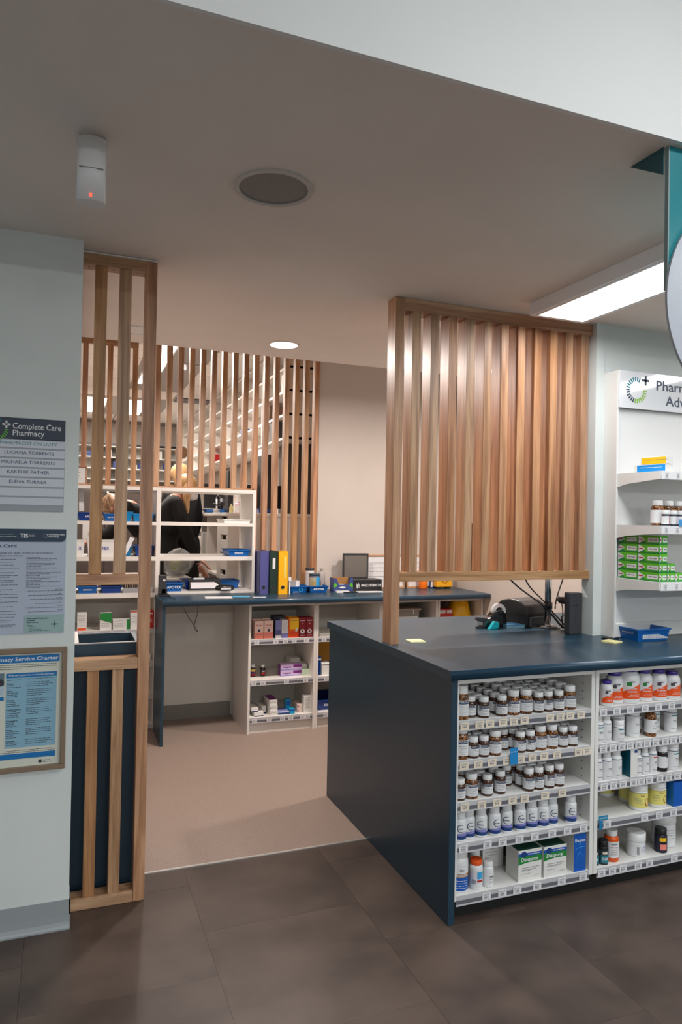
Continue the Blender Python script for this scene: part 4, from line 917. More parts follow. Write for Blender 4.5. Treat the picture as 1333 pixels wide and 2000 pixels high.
t = thing('loose_paper', 'printed sheet lying in front of the MEDITECH carton', 'paper', (2.07, 5.03, .948), -.12); part('sheet', MB().box(0, .24, 0, .10, 0, .002), paper, t)
for k, (x, w, lb) in enumerate(((2.26, .36, 'timber framed certificate leaning on back wall, left of the pair'), (2.645, .24, 'timber framed certificate leaning on back wall, partly behind the slats'))):
    t = thing('framed_certificate', lb, 'picture', (x, 5.29, .948), 0, 'framed certificates'); t.rotation_euler = (-.08, 0, 0)
    part('frame', MB().box(0, w, 0, .015, .262, .275).box(0, w, 0, .015, 0, .013).box(0, .012, 0, .015, .013, .262).box(w-.012, w, 0, .015, .013, .262), c('oak_frame_%d' % k, 188, 140, 98), t)
    sh = part('certificate', MB().box(.012, w-.012, .006, .010, .013, .262), lab_w, t)
    part('small_print', textlines([(.05, w-.08, z_, .006) for z_ in (.21, .20, .17, .14, .10, .07)], y=.005, seed=k), inkl, sh)
t = thing('orange_cup', 'bright orange cylindrical cup on the desk below slatted screen', 'cup', (2.765, 5.235, .948)); part('cup', MB().lathe([(.034, 0), (.036, .005), (.036, .16), (.033, .16), (.033, .01)], 28, cap1=False), c('orange_cup', 240, 116, 10), t); part('pen', MB().tube([(0, 0, .01), (-.01, 0, .21)], .004, 8), paper, t)
t = thing('yellow_case', 'rounded yellow case with dark feet at the right desk end', 'case', (2.94, 5.22, .948))
pts = [(-.07+.0, .012)]+[(.075*math.cos(math.radians(a)), .085+.075*math.sin(math.radians(a))) for a in range(0, 181, 20)]; pts = [(-.075, .012), (.075, .012)]+pts[1:]
part('shell', MB().prism(pts, -.035, .035, smooth=False), c('case_yellow', 236, 170, 30), t, bevel=.008, seg=2)
for x in (-.045, .045): part('foot', MB().box(x-.015, x+.015, -.03, .03, 0, .013), black, t)
part('front_ring', ring(.022, .028, -.003, 0, 24), c('case_dark_yellow', 176, 110, 10), t, (0, -.036, .075), (-PI/2, 0, 0))
t = thing('blue_pouch', 'small white and blue printed pouch beside the yellow case', 'pouch', (2.835, 5.24, .948)); part('pouch', MB().box(0, .045, 0, .02, 0, .065), deepblue, t, bevel=.004, seg=1); part('printed_panel', MB().box(0.004, .022, -.001, 0, .01, .055), lab_w, t)

# goods on the desk bays
z = .655; G3 = 'boxed remedies on the upper desk shelf'
for k, x in enumerate((1.252, 1.322)):
    t = carton('remedy_carton', ['pale pink and salmon carton, leftmost on the upper desk shelf', 'pale pink and salmon carton, second on the upper desk shelf'][k], x, 4.868, z, .064, .07, .125, pink, ((0, 1, 0, .36, salmon), (.35, .65, .40, .54, slate)), (('Floradix', .012, .5, .76, red, .045),), 0, G3, lines=((.15, .85, .62, .004), (.2, .8, .25, .004)))
for k in range(2): carton('remedy_carton', ['pale pink carton hidden behind the leftmost one', 'pale pink carton hidden behind the second one'][k], 1.254+.07*k, 4.945, z, .064, .07, .130, pink, (), rz=0, group=G3)
carton('remedy_carton', 'slate and periwinkle carton on the upper desk shelf', 1.398, 4.862, z, .046, .07, .128, slate, ((.08, 1, .45, 1, peri), (.08, 1, 0, .16, lab_w), (.08, 1, .16, .45, c('slate2', 92, 94, 140))), (), 0, G3, lines=((.15, .9, .8, .005), (.15, .9, .72, .004)))
carton('remedy_carton', 'white and lilac carton on the upper desk shelf', 1.446, 4.858, z, .047, .07, .128, lab_w, ((0, 1, 0, .28, peri),), (), 0, G3, lines=((.1, .9, .78, .007), (.1, .9, .66, .004), (.1, .8, .56, .004), (.1, .6, .5, .003)))
carton('remedy_carton', 'dark slate carton behind the lilac pair, upper desk shelf', 1.41, 4.94, z, .085, .09, .145, slate, (), rz=0, group=G3)
t = carton('remedy_carton', 'orange and yellow carton on the upper desk shelf', 1.497, 4.860, z, .076, .09, .142, c('carton_orange', 226, 96, 20), ((.14, 1, .42, .95, yellow), (.14, 1, .02, .30, c('carton_redorange', 220, 70, 24))), (('Control', .013, .56, .86, navyink, .056),), 0, G3, top=yellow)
part('printed_bottle', MB().prism([(.048, .048), (.062, .040), (.070, .060), (.058, .072)], -.0009, 0), lab_w, t)
for k, x in enumerate((1.578, 1.631)):
    t = carton('remedy_carton', ['maroon carton with round white emblem, left of its twin', 'maroon carton with round white emblem, right end of upper desk shelf'][k], x, 4.862, z, .050, .09, .140, maroon, (), (('Regular', .011, .5, .85, lab_w, .040), ('Plus', .007, .5, .70, lab_w, None)), 0, G3, lines=())
    part('emblem', MB().prism([(.025+.017*math.cos(a*PI/10), .042+.017*math.sin(a*PI/10)) for a in range(20)], -.0007, 0), lab_w, t); part('emblem_drop', MB().prism([(.017, .038), (.033, .038), (.025, .056)], -.0011, -.0007), maroon, t)
    part('base_line', MB().box(.006, .044, -.0008, 0, .012, .016), lab_w, t)
z = .370
def f(r): bottle_parts(r, .018, .085, c('tonic', 60, 60, 70, .2), cap_w, c('tonic_lab', 230, 190, 80), bands=((None, None, .08, .26, red), (None, None, .26, .42, deepblue)), neck=.7, caph=.22, shoulder=.12, lab=(.08, .62))
spawn('to1', f, 'tonic_bottle', 'white-capped bottle with red and blue label, middle desk shelf left end', 'bottle', 1.275, 4.985, z, 0); 
def f(r): bottle_parts(r, .018, .082, c('dark_tonic', 40, 24, 26, .15), cap_w, c('dark_tonic_lab', 60, 50, 60), bands=((-.9, .9, .15, .35, red), (-.5, .6, .4, .5, lab_w)), neck=.6, caph=.22, shoulder=.15, lab=(.1, .6))
spawn('to2', f, 'tonic_bottle', 'dark bottle with white cap and red label, middle desk shelf', 'bottle', 1.345, 4.975, z, 0)
for k in range(2):
    t = carton('long_carton', ['lilac long carton, lower of two stacked on the middle desk shelf', 'lilac long carton, upper of two stacked on the middle desk shelf'][k], 1.462, 4.92, z+.043*k, .158, .06, .042, lilac, ((.60, 1, .42, .9, purple), (0, .97, 0, .12, peri)), (('Vagisil', .016, .30, .5, purple, .060),), 0, 'lilac long cartons', side=purple)
carton('white_carton', 'white and pale green carton on the middle desk shelf', 1.624, 4.925, z, .070, .12, .040, pale_green, (), (), .05); carton('white_carton', 'white carton stacked on the pale green one', 1.61, 4.95, z+.0405, .066, .12, .032, carton_w, (), (), .08)
carton('white_carton', 'white carton at the back of the middle desk shelf', 1.575, 5.05, z, .075, .13, .10, carton_w)
z = .110; nv = c('carton_navy', 40, 40, 90)
carton('slim_carton', 'slim white carton with navy base, lying lowest at left of bottom desk shelf', 1.262, 4.87, z, .066, .12, .030, carton_w, ((0, 1, 0, .25, nv),)); carton('slim_carton', 'slim white carton with navy base, on top of the stack at the far left', 1.245, 4.885, z+.0305, .050, .12, .028, carton_w, ((0, 1, 0, .25, nv),), top=None)
carton('slim_carton', 'tilted-looking slim white carton between the two stacks, bottom desk shelf', 1.332, 4.93, z, .034, .14, .055, carton_w, ((0, 1, 0, .2, nv),), rz=.2)
for k in range(3): carton('slim_carton', ['white carton with plum top, bottom of the stack of three', 'white carton with plum top, middle of the stack of three', 'white carton with plum top, top of the stack of three'][k], 1.374, 4.868+.008*k, z+.0355*k, .058, .15, .035, carton_w, ((.1, .22, .3, .55, purple),), (), 0, 'stack of three plum-topped cartons', lines=((.3, .8, .55, .004),), top=purple if k == 2 else None)
carton('flat_carton', 'flat blue and white carton on the bottom desk shelf', 1.438, 4.872, z, .080, .10, .022, c('flat_white', 190, 200, 220), ((0, 1, 0, .6, deepblue),), top=peri)
aq = c('aqua_carton', 20, 150, 190)
for k in range(2): carton('aqua_carton', ['aqua carton standing behind, bottom desk shelf', 'small aqua carton in front of the taller aqua one'][k], 1.505+.016*k, (4.92, 4.868)[k], z, .038, .04, (.092, .036)[k], aq, ((.08, .9, .55, .9, blue),), group='aqua cartons')
for k in range(2): carton('slim_carton', ['pale pink-white small carton, lower of two, bottom desk shelf right', 'pale pink-white small carton, upper of two, bottom desk shelf right'][k], 1.582, 4.885, z+.030*k, .040, .12, .029, c('blush_%d' % k, 226, 208, 200), ((.1, .3, .3, .7, red),), group='pale stacked pair')
carton('tall_carton', 'tall white carton with small print at the right of bottom desk shelf', 1.626, 4.870, z, .056, .05, .122, carton_w, lines=[(.15, .85, q, .004) for q in (.86, .74, .68, .56, .5, .36, .28)])
z = .655
carton('white_carton', 'flat white carton on the upper shelf of the second desk bay', 1.735, 4.87, z, .16, .2, .022, carton_w)
carton('navy_carton', 'tall narrow navy carton on the middle shelf of the second desk bay', 1.728, 4.89, .370, .030, .05, .135, navy_t, ((0, 1, .80, .88, lab_w),)); carton('white_carton', 'white carton beside the navy one, second desk bay', 1.762, 4.87, .370, .07, .1, .085, carton_w, ((0, 1, .85, .92, ink),))
carton('amber_carton', 'mustard yellow carton at the back of the second desk bay', 1.775, 5.08, .370, .12, .1, .22, c('mustard', 176, 126, 20))
tray('blue tray with white lettering at the bottom of the second desk bay', 1.735, 4.89, .110, .20, .3, .075, navy_t, 'SANDOZ', fs=.022); 
t = thing('storage_tub', 'clear storage tub with white label strip in the third desk bay', 'tub', (2.30, 4.88, .655))
part('tub', MB().box(0, .25, 0, .003, 0, .165).box(0, .25, .25, .253, 0, .165).box(0, .003, 0, .25, 0, .165).box(.247, .25, 0, .25, 0, .165).box(0, .25, 0, .25, 0, .004), c('tub_grey', 140, 134, 128, .3), t); part('lid', MB().box(-.012, .262, -.010, .262, .165, .180), c('tub_lid', 160, 146, 136, .3), t, bevel=.003, seg=1)
for x in (.04, .19): part('clip', MB().box(x, x+.006, -.014, -.010, .140, .172), cap_w, t)
part('label_strip', MB().box(.01, .235, -.001, 0, .085, .118), lab_w, t); text('SACHET ROLLS FOR', .016, inkl, t, .13, -.002, .101, .0, fit=.16)
t = thing('yellow_bag', 'crinkled yellow plastic bag in the last desk bay', 'bag', (2.955, 4.97, .655))
mb = MB(); rr = random.Random(4); ns = 14; prof = [(.08, 0), (.10, .04), (.098, .10), (.085, .17), (.06, .225), (.01, .235)]
mb.lathe(prof, ns); mb.v = [(x+rr.uniform(-.008, .008), y*.8+rr.uniform(-.008, .008), z_) for x, y, z_ in mb.v]; part('bag', mb, c('bag_yellow', 240, 182, 10, .25), t)
for k in range(2): carton('red_carton', ['red and white carton in the last desk bay, left one', 'red and white carton in the last desk bay, right one'][k], 2.735+.062*k, 4.90, .655, .060, .09, .163, c('red_c%d' % k, 186, 46, 40), ((.1, .9, .80, .95, lab_w),), group='red cartons in last desk bay')

# left column of the tower: cartons on the shelf above the navy cabinet
z = .707; G5 = 'cartons on the tower shelf behind the left screen'
carton('medicine_carton', 'white carton with orange base, far left behind the left screen', .088, 5.19, z, .062, .06, .122, carton_w, ((.05, .95, .02, .16, orange),), lines=[(.15, .85, q, .004) for q in (.88, .82, .7, .64, .58, .5, .3)], group=G5)
t = carton('medicine_carton', 'green-topped white carton between the two left slats', .236, 5.19, z, .076, .05, .118, carton_w, ((0, 1, .72, 1, green),), lines=[(.1, .9, q, .004) for q in (.5, .4, .3, .2)], group=G5); wavepanel(t, .076, .118, -.0003, .62, .40, .72, .72, green, .0)
t = carton('medicine_carton', 'wide white and green carton lying right of the green-topped one', .322, 5.185, z, .112, .05, .072, carton_w, ((.82, 1, 0, 1, green),), lines=[(.1, .65, q, .004) for q in (.85, .6, .45, .3)], group=G5)
carton('medicine_carton', 'white carton with rust top, partly behind the full-height post', .440, 5.20, z, .07, .07, .125, carton_w, ((0, 1, .93, 1, c('rust2', 190, 80, 50)),), lines=[(.2, .8, q, .005) for q in (.7, .6, .4)], group=G5)
carton('medicine_carton', 'red carton with white lettering right of the full-height post', .548, 5.19, z, .048, .08, .128, c('tower_red', 190, 34, 26), ((.1, .9, .80, .86, lab_w), (.25, .8, .5, .52, lab_w), (.25, .8, .44, .46, lab_w), (.25, .8, .38, .40, lab_w)), top=orange, group=G5)
carton('medicine_carton', 'small white carton on the lower tower shelf beside the post', .555, 5.22, .473, .03, .05, .05, carton_w, group=G5)
t = thing('picture_frame', 'small timber picture frame on top of the tower, far left', 'picture', (.048, 5.20, 1.709)); 
part('frame', MB().box(0, .084, 0, .012, .118, .128).box(0, .084, 0, .012, 0, .01).box(.074, .084, 0, .012, .01, .118).box(0, .008, 0, .012, .01, .118), W_[0], t); part('print', MB().box(.008, .074, .004, .008, .01, .118), lab_w, t)
part('small_print', textlines([(.014, .04, .085, .006), (.014, .035, .06, .006), (.014, .05, .045, .003)], y=.003), inkl, t)

# ---------------------------------------------------------------- things on the navy counter
t = thing('sticky_note_pad', 'pale yellow note pad lying by the screen post on the counter', 'note pad', (1.475, 2.90, .948), -.12); part('pad', MB().box(0, .072, 0, .072, 0, .005), c('note_yellow', 240, 232, 176), t)
t = thing('sticky_note_pad', 'pale yellow note pad lying beside the blue counter tray', 'note pad', (2.395, 2.625, .948), .35); part('pad', MB().box(0, .070, 0, .070, 0, .006), c('note_yellow_b', 236, 228, 160), t)
t = thing('black_pen', 'short black pen lying by the wall pier', 'pen', (2.435, 2.76, .952)); part('barrel', MB().tube([(0, 0, 0), (.07, -.04, 0)], .004, 8), black, t)
t = tray('blue MEDITECH tray with white slotted side at the right counter edge', 2.545, 2.640, .948, .200, .135, .058, blue_t, '', rz=0, group=None, name='counter_tray', tp=.010)
mb = MB()
for k in range(26): mb.box(.035+.0060*k, .0385+.0060*k, .0045, .0055, .010, .012+.034*max(.12, 1-abs(k-8)/19))
part('slot_pattern', mb, white_ink, t); part('paper', MB().box(.05, .14, .04, .09, .030, .031), paper, t)
text('MEDITECH', .012, white_ink, t, .0035, .07, .036, .01, rz=-PI/2, fit=.07)
sp = thing('loudspeaker', 'charcoal upright rectangular speaker with plus and minus marks beside the pier', 'speaker', (2.362, 2.905, .948))
part('body', MB().box(0, .078, 0, .045, 0, .208), noisy('speaker_cloth', (.026, .027, .032), (.045, .047, .053), (700, 700, 700), 2, .8), sp, bevel=.004, seg=2)
part('plus_mark', MB().box(.018, .058, -.0010, .0, .146, .149).box(.0365, .0395, -.0010, 0, .128, .166), black, sp); part('minus_mark', MB().box(.0365, .0395, -.0010, 0, .070, .105), black, sp)
# tape dispenser, stapler, block, printer
t = thing('tape_dispenser', 'glossy black tape dispenser with clear tape roll on the counter', 'tape dispenser', (2.135, 3.225, .948))
part('body', MB().prism([(-.085, .0), (.055, .0), (.060, .03), (.05, .075), (.030, .095), (-.01, .085), (-.04, .055), (-.085, .045)], -.028, .028, smooth=False), mat('glossy_black', (0.008, 0.008, 0.009), 0.06, coat=1.0), t, bevel=.006, seg=2)
part('tape_roll', ring(.022, .040, -.012, .012, 32), clear, t, (.020, 0, .085), (PI/2, 0, 0)); part('hub', disc(.020, -.014, .014, 24), black, t, (.020, 0, .085), (PI/2, 0, 0))
t = thing('stapler', 'black and grey stapler leaning in front of the tape dispenser', 'stapler', (2.02, 3.225, .948), -.25)
part('base', MB().box(0, .12, -.014, .014, 0, .010), black, t, bevel=.003, seg=1); part('magazine', MB().prism([(0, .018), (.11, .010), (.12, .018), (.005, .038)], -.010, .010), greyplas, t)
part('arm', MB().prism([(-.005, .042), (.02, .034), (.125, .016), (.12, .035), (.04, .055), (.0, .058)], -.013, .013), charcoal, t, bevel=.003, seg=1)
t = thing('glue_roller', 'small turquoise plastic correction roller before the black dispenser', 'roller', (2.055, 3.165, .948), .1)
part('body', MB().prism([(0, 0), (.055, .0), (.068, .012), (.062, .035), (.035, .040), (.012, .012)], -.011, .011), c('turquoise', 20, 176, 190, .3), t, bevel=.003, seg=1)
t = thing('blue_booklet', 'thick light blue pad lying between dispenser and printer', 'booklet', (2.17, 3.165, .948), .04)
part('pages', MB().box(0, .115, 0, .085, 0, .014), c('booklet_pages', 120, 160, 180), t); part('cover', MB().box(0, .116, -.001, .086, .014, .017), c('booklet_cover', 50, 110, 150), t)
t = thing('label_printer', 'black dome-topped label printer with small orange tag', 'printer', (2.335, 3.29, .948), math.radians(-72)); pts = [(-.10, 0), (.11, 0), (.115, .07), (.10, .115), (.06, .138), (.0, .145), (-.06, .132), (-.098, .098), (-.105, .065)]
mb = MB().prism(pts, -.085, .10); part('housing', mb, c('printer_black', 26, 26, 28, .4), t, bevel=.008, seg=2)
part('lid_seam', MB().box(-.106, .116, -.087, .102, .066, .0685), black, t); part('orange_tag', MB().box(-.083, -.063, -.0875, -.085, .082, .104), orange, t)
part('media_slot', MB().box(.114, .119, -.05, .06, .060, .068), black, t); part('front_block', MB().box(.10, .125, -.07, .08, .0, .055), charcoal, t, bevel=.004, seg=1)
mt = thing('monitor', 'black monitor on chrome pole, mostly hidden behind the right slats', 'monitor', (2.41, 3.14, .948))
part('base', MB().lathe([(.050, 0), (.050, .006), (.044, .010)], 32), charcoal, mt); part('collar', MB().lathe([(.026, .01), (.026, .018)], 24), metal, mt)
part('pole', MB().lathe([(.0175, .018), (.0175, .50)], 24), metal, mt); part('clamp', MB().lathe([(.023, .10), (.023, .135)], 20), black, mt)
part('panel', MB().box(-.52, .12, .05, .09, .285, .548), screen_m, mt, bevel=.004, seg=1); part('arm', MB().box(-.2, .0, .02, .05, .40, .43), charcoal, mt); part('bezel', MB().box(-.525, .125, .048, .052, .282, .292), black, mt)
cb = thing('cable_bundle', 'tangle of black cables looping from the screen to the pole base', 'cable', (0, 0, 0))
for a, b, c1, c2, r_ in (((2.165, 3.20, 1.245), (2.405, 3.115, 1.03), (2.27, 3.2, 1.13), (2.36, 3.15, 1.10), .0045), ((2.28, 3.18, 1.245), (2.42, 3.11, 1.03), (2.31, 3.2, 1.14), (2.38, 3.15, 1.12), .004),
                         ((2.48, 3.10, 1.23), (2.425, 3.10, 1.05), (2.47, 3.12, 1.15), (2.42, 3.09, 1.12), .0035), ((2.405, 3.115, 1.03), (2.47, 3.05, .953), (2.43, 3.08, .99), (2.43, 3.06, .955), .006),
                         ((2.42, 3.11, 1.03), (2.50, 3.08, .953), (2.45, 3.06, .98), (2.46, 3.06, .96), .004), ((2.46, 3.12, 1.12), (2.45, 3.07, .953), (2.50, 3.1, 1.05), (2.43, 3.06, .96), .003), ((2.50, 3.1, 1.02), (2.44, 3.08, .953), (2.42, 3.1, 1.02), (2.49, 3.07, .955), .003),
                         ((2.44, 3.08, .953), (2.30, 3.17, .953), (2.40, 3.02, .953), (2.33, 3.10, .953), .003)):
    part('cable', MB().tube(bez(a, c1, c2, b, 14), r_, 6), black, cb)
t = thing('barcode_scanner', 'dark scanner head between the chrome pole and speaker', 'scanner', (2.455, 3.06, .948)); part('head', MB().lathe([(.0, .132), (.030, .138), (.042, .155), (.035, .168), (.0, .172)], 20), charcoal, t); part('stem', MB().tube([(.02, 0, 0), (.02, 0, .14)], .009, 10), black, t)

# ---------------------------------------------------------------- advice shelving on the right wall
gd = thing('advice_shelving', 'white wall shelving with header sign standing on the counter, far right', 'shelf', (0, 0, 0))
part('side_panel', MB().box(2.5125, 2.520, 2.762, 2.858, .949, 2.262), white, gd); part('back_panel', MB().box(2.520, 3.70, 2.782, 2.800, .949, 2.08), mat('gondola_back', (.70, .70, .69), .45), gd)
part('foot_rail', MB().box(2.522, 3.70, 2.762, 2.782, .949, 1.02), white, gd, bevel=.004, seg=1); part('upright', MB().box(2.520, 2.530, 2.768, 2.782, 1.02, 2.08), cap_w, gd)
for k, zt in enumerate((1.752, 1.502, 1.243)):
    sh = part('shelf', MB().box(2.528, 3.70, 2.492, 2.780, zt-.012, zt), white, gd)
    part('bracket', MB().add([(2.5215, 2.782, zt), (2.5215, 2.492, zt), (2.5215, 2.492, zt-.036), (2.5215, 2.70, zt-.052), (2.5215, 2.782, zt-.070), (2.527, 2.782, zt), (2.527, 2.492, zt), (2.527, 2.492, zt-.036), (2.527, 2.70, zt-.052), (2.527, 2.782, zt-.070)], [(0, 1, 2, 3, 4), (9, 8, 7, 6, 5), (0, 5, 6, 1), (1, 6, 7, 2), (2, 7, 8, 3), (3, 8, 9, 4), (4, 9, 5, 0)]), white, sh)
    part('ticket_rail', MB().box(2.527, 3.70, 2.486, 2.491, zt-.038, zt), cap_w, sh)
    for q, fx in enumerate((.008, .075, .115, .19)): link('price_ticket', TKW[q % 3], sh, (2.535+fx, 2.4855, zt-.034))
hs = part('header_sign', MB().box(2.521, 3.70, 2.752, 2.762, 2.079, 2.262), mat('gloss_white_sign', (.74, .75, .77), .08, coat=.6), gd)
ring_logo(hs, 2.622, 2.7515, 2.170, .065, (teal, c('logo_navy', 30, 52, 74), c('logo_lime', 128, 176, 50)), c('logo_navy2', 30, 52, 74), n=26, gap=(2, 66))
for q in hs.children:
    if q.name.startswith('logo_plus'): q.location = (.006, 0, .018)
text('Pharmacy', .070, c('header_navy', 34, 54, 78), hs, 2.745, 2.7515, 2.202, .012, 'LEFT', fit=.32); text('Advice', .070, c('header_navy2', 34, 54, 78), hs, 2.812, 2.7515, 2.128, .012, 'LEFT', fit=.22)
# creams on the top shelf
t = carton('cream_carton', 'slim white and blue carton, lower of two on the advice shelf', 2.538, 2.672, 1.752, .165, .055, .036, carton_w, ((.10, .98, .05, .95, c('cream_blue', 20, 140, 214)),), rz=math.radians(-78)); t2 = carton('cream_carton', 'slim white and yellow carton, stacked upon the blue one', 2.545, 2.640, 1.7885, .135, .050, .034, carton_w, ((.06, .98, .05, .95, yellow),), rz=math.radians(-78))
part('small_print', textlines([(.03, .15, .022, .004)], y=-.0006), white_ink, t); part('small_print', textlines([(.03, .14, .020, .004)], y=-.0006), inkl, t2)
# amber bottles and small dark bottles on the second shelf
def f(r): bottle_parts(r, .0300, .118, amber_p, cap_w, lab_w, neck=.74, caph=.20, shoulder=.14, lab=(.10, .62)); small_print(r, .03, .118, [(-.6, .6, .5, .004)])
for k in range(3): spawn('gam', f, 'pill_bottle', f'big brown bottle on the advice shelf, {["left", "middle", "right"][k]} of the back row', 'bottle', 2.600+.064*k, 2.585, 1.502, .2, 'big brown bottles on the advice shelf')
def f(r): bottle_parts(r, .0185, .072, c('dark_small', 30, 30, 50, .2), cap_w, lab_w, neck=.80, caph=.26, shoulder=.08, lab=(.1, .62), bands=((-.1, .1, .1, .62, red),))
for k in range(3): spawn('gsm', f, 'pill_bottle', f'small navy bottle with white label, {["left", "middle", "right"][k]} of the front row', 'bottle', 2.590+.045*k, 2.525, 1.502, .2, 'small navy bottles on the advice shelf')
t = thing('shelf_talker', 'small blue card clipped before the small navy bottles', 'sign', (2.625, 2.482, 1.50)); part('card', MB().box(0, .034, 0, .001, 0, .032), c('talker_blue2', 70, 150, 210), t)
# green cartons
def green_box(x, y, z, label, group):
    w, d, h = .046, .128, .0425
    t = thing('herbal_carton', label, 'box', (x, y, z), 0, group)
    part('carton', MB().box(0, w, 0, d, 0, h-.0006), green, t)
    for L_, rz, ox, oy in ((w, 0, 0, 0), (d, -PI/2, 0, d)):
        f_ = part('lime_panel', MB().prism([(L_*.05, h*.98), (L_*.35, h*.15), (L_*.98, h*.2), (L_*.98, h*.98)], -.0004, 0), lime, t, (ox, oy, 0), (0, 0, rz))
        part('white_arrow', MB().prism([(.001, h*.05), (L_*.34, h*.5), (.001, h*.95)], -.0008, -.0004), lab_w, f_); part('white_panel', MB().box(L_*.45, L_*.94, -.0008, -.0004, h*.25, h*.70), lab_w, f_)
        text('Mini Caps', .009, ink, f_, L_*.70, -.0011, h*.50, 0, fit=L_*.36); part('red_line', MB().box(L_*.04, L_*.24, -.0011, -.0008, h*.44, h*.56), red, f_)
COLN = ['first', 'second', 'third']
for ci, (x, nb) in enumerate(((2.542, 5), (2.590, 2), (2.640, 1))):
    for k in range(nb):
        green_box(x, 2.512, 1.243+.0428*k, f'green herbal carton, front row, {COLN[ci]} column from left, {ORD[k+1]} from the bottom', 'green herbal cartons')
        if ci == 0: green_box(x, 2.645, 1.243+.0428*k, f'green herbal carton, back row at the left, {ORD[k+1]} from the bottom', 'green herbal cartons')
for k in range(3): green_box(2.592, 2.645, 1.243+.0428*k, f'green herbal carton, back row, second column, {ORD[k+1]} from the bottom', 'green herbal cartons')
# ---------------------------------------------------------------- hanging teal sign near the camera
t = thing('hanging_sign', 'tall teal hanging sign with big white disc, top right edge', 'sign', (1.470, 1.44, 0))
part('panel', MB().box(.004, .81, 0, .010, 2.125, 2.508), c('sign_teal', 0, 124, 134, .35), t); part('edge_strip', MB().box(0, .004, -.001, .011, 2.125, 2.508), c('sign_edge', 130, 150, 150), t)
part('disc', MB().prism([(.294+.3015*math.cos(a*PI/48), 2.107+.3015*math.sin(a*PI/48)) for a in range(96)], -.009, -.0015), c('sign_disc', 176, 181, 190, .35), t)
t = thing('sign_bracket', 'small dark bracket fixing the teal sign to the ceiling', 'bracket', (1.468, 1.452, CZ)); part('plate', MB().add([(0, 0, 0), (0, .12, 0), (0, 0, -.075), (-.004, 0, 0), (-.004, .12, 0), (-.004, 0, -.075)], [(0, 1, 2), (5, 4, 3), (0, 3, 4, 1), (1, 4, 5, 2), (2, 5, 3, 0)]), c('bracket_teal', 40, 84, 92), t)

# ---------------------------------------------------------------- dispensary behind the slats
bn = thing('dispensary_bench', 'white dispensary bench with slotted drawer columns behind the tower', 'bench', (0, 0, 0))
part('benchtop', MB().box(1.235, 2.14, 5.82, 7.75, 1.515, 1.545), whitew, bn, bevel=.004, seg=1); part('end_panel', MB().box(1.255, 2.14, 5.835, 5.855, .45, 1.515), whitew, bn)
part('back_panel', MB().box(1.60, 1.62, 5.855, 7.70, .45, 1.515), whitew, bn)
def drawer(y0, y1, z0, z1): 
    d = part('drawer_front', MB().box(1.255, 1.275, y0, y1, z0, z1-.042).box(1.255, 1.275, y0, y0+.03, z1-.042, z1-.004).box(1.255, 1.275, y1-.02, y1, z1-.042, z1-.004), whitew, bn)
    part('slot_recess', MB().box(1.30, 1.303, y0, y1, z1-.07, z1), mat_recess, d)
mat_recess = c('recess_grey', 104, 92, 84, .6)
for k in range(7):
    z0 = .47+.148*k; drawer(5.865, 6.13, z0, z0+.146); drawer(7.05, 7.34, z0, z0+.146)
part('pier_panel', MB().box(1.255, 1.275, 6.135, 6.25, .45, 1.515), whitew, bn); part('divider', MB().box(1.255, 1.60, 6.25, 6.27, .45, 1.515), whitew, bn); part('divider', MB().box(1.255, 1.60, 6.75, 6.77, .45, 1.515), whitew, bn)
part('shelf', MB().box(1.27, 1.60, 6.27, 7.05, .98, 1.0), whitew, bn); part('low_panel', MB().box(1.255, 1.275, 6.77, 7.05, .45, 1.36), whitew, bn); part('end_panel', MB().box(1.255, 1.60, 7.40, 7.42, .45, 1.515), whitew, bn)
# things on the bench
def f(r): bottle_parts(r, .034, .105, c('handwash_pink', 222, 186, 200, .25), cap_w, lab_w, neck=.5, caph=.12, shoulder=.22, lab=(.06, .62)); 
r = spawn('hw', f, 'soap_pump', 'pink pump soap bottle on the dispensary bench', 'bottle', 1.40, 6.10, 1.545, 0)
part('pump', MB().tube([(0, 0, .10), (0, 0, .150)], .006, 8).tube([(.008, 0, .148), (-.035, 0, .150)], .006, 8), cap_w, r)
t = thing('ointment_bottle', 'cream bottle just left of the pump soap', 'bottle', (1.335, 6.08, 1.545)); part('body', MB().lathe([(.018, 0), (.018, .05), (.006, .065), (.005, .08)], 16), c('cream_b', 206, 196, 140), t)
tray('blue tray holding oddments at the far end of dispensary bench', 1.24, 6.75, 1.545, .26, .18, .035, blue_t, '', name='bench_tray'); tray('blue tray at the right of the pump soap on the bench', 1.56, 6.02, 1.545, .12, .15, .04, navy_t, '', name='bench_tray')
for k, (x, y, w, h, dark, lb) in enumerate(((1.30, 7.20, .30, .30, black, 'black monitor farthest along the dispensary bench'), (1.42, 6.62, .05, .40, black, 'black computer tower edge-on in the middle of dispensary bench'), (1.53, 6.32, .34, .26, screen_m, 'wide dark monitor mid bench behind the slats'), (1.62, 6.05, .06, .52, black, 'tall black computer case on the near bench'), (1.86, 6.15, .30, .68, c('cabinet_dark', 70, 64, 62), 'dark grey cabinet on the bench behind the rightmost slats'))):
    t = thing('monitor' if 'monitor' in lb else 'computer_case', lb, 'computer', (x, y, 1.545)); part('body', MB().box(0, w, 0, .04 if 'monitor' in lb else .3, .05 if 'monitor' in lb else 0, h), dark, t, bevel=.003, seg=1)
    if 'monitor' in lb: part('stand', MB().box(w/2-.02, w/2+.02, .01, .03, .006, .08).box(w/2-.08, w/2+.08, -.03, .07, 0, .008), charcoal, t)
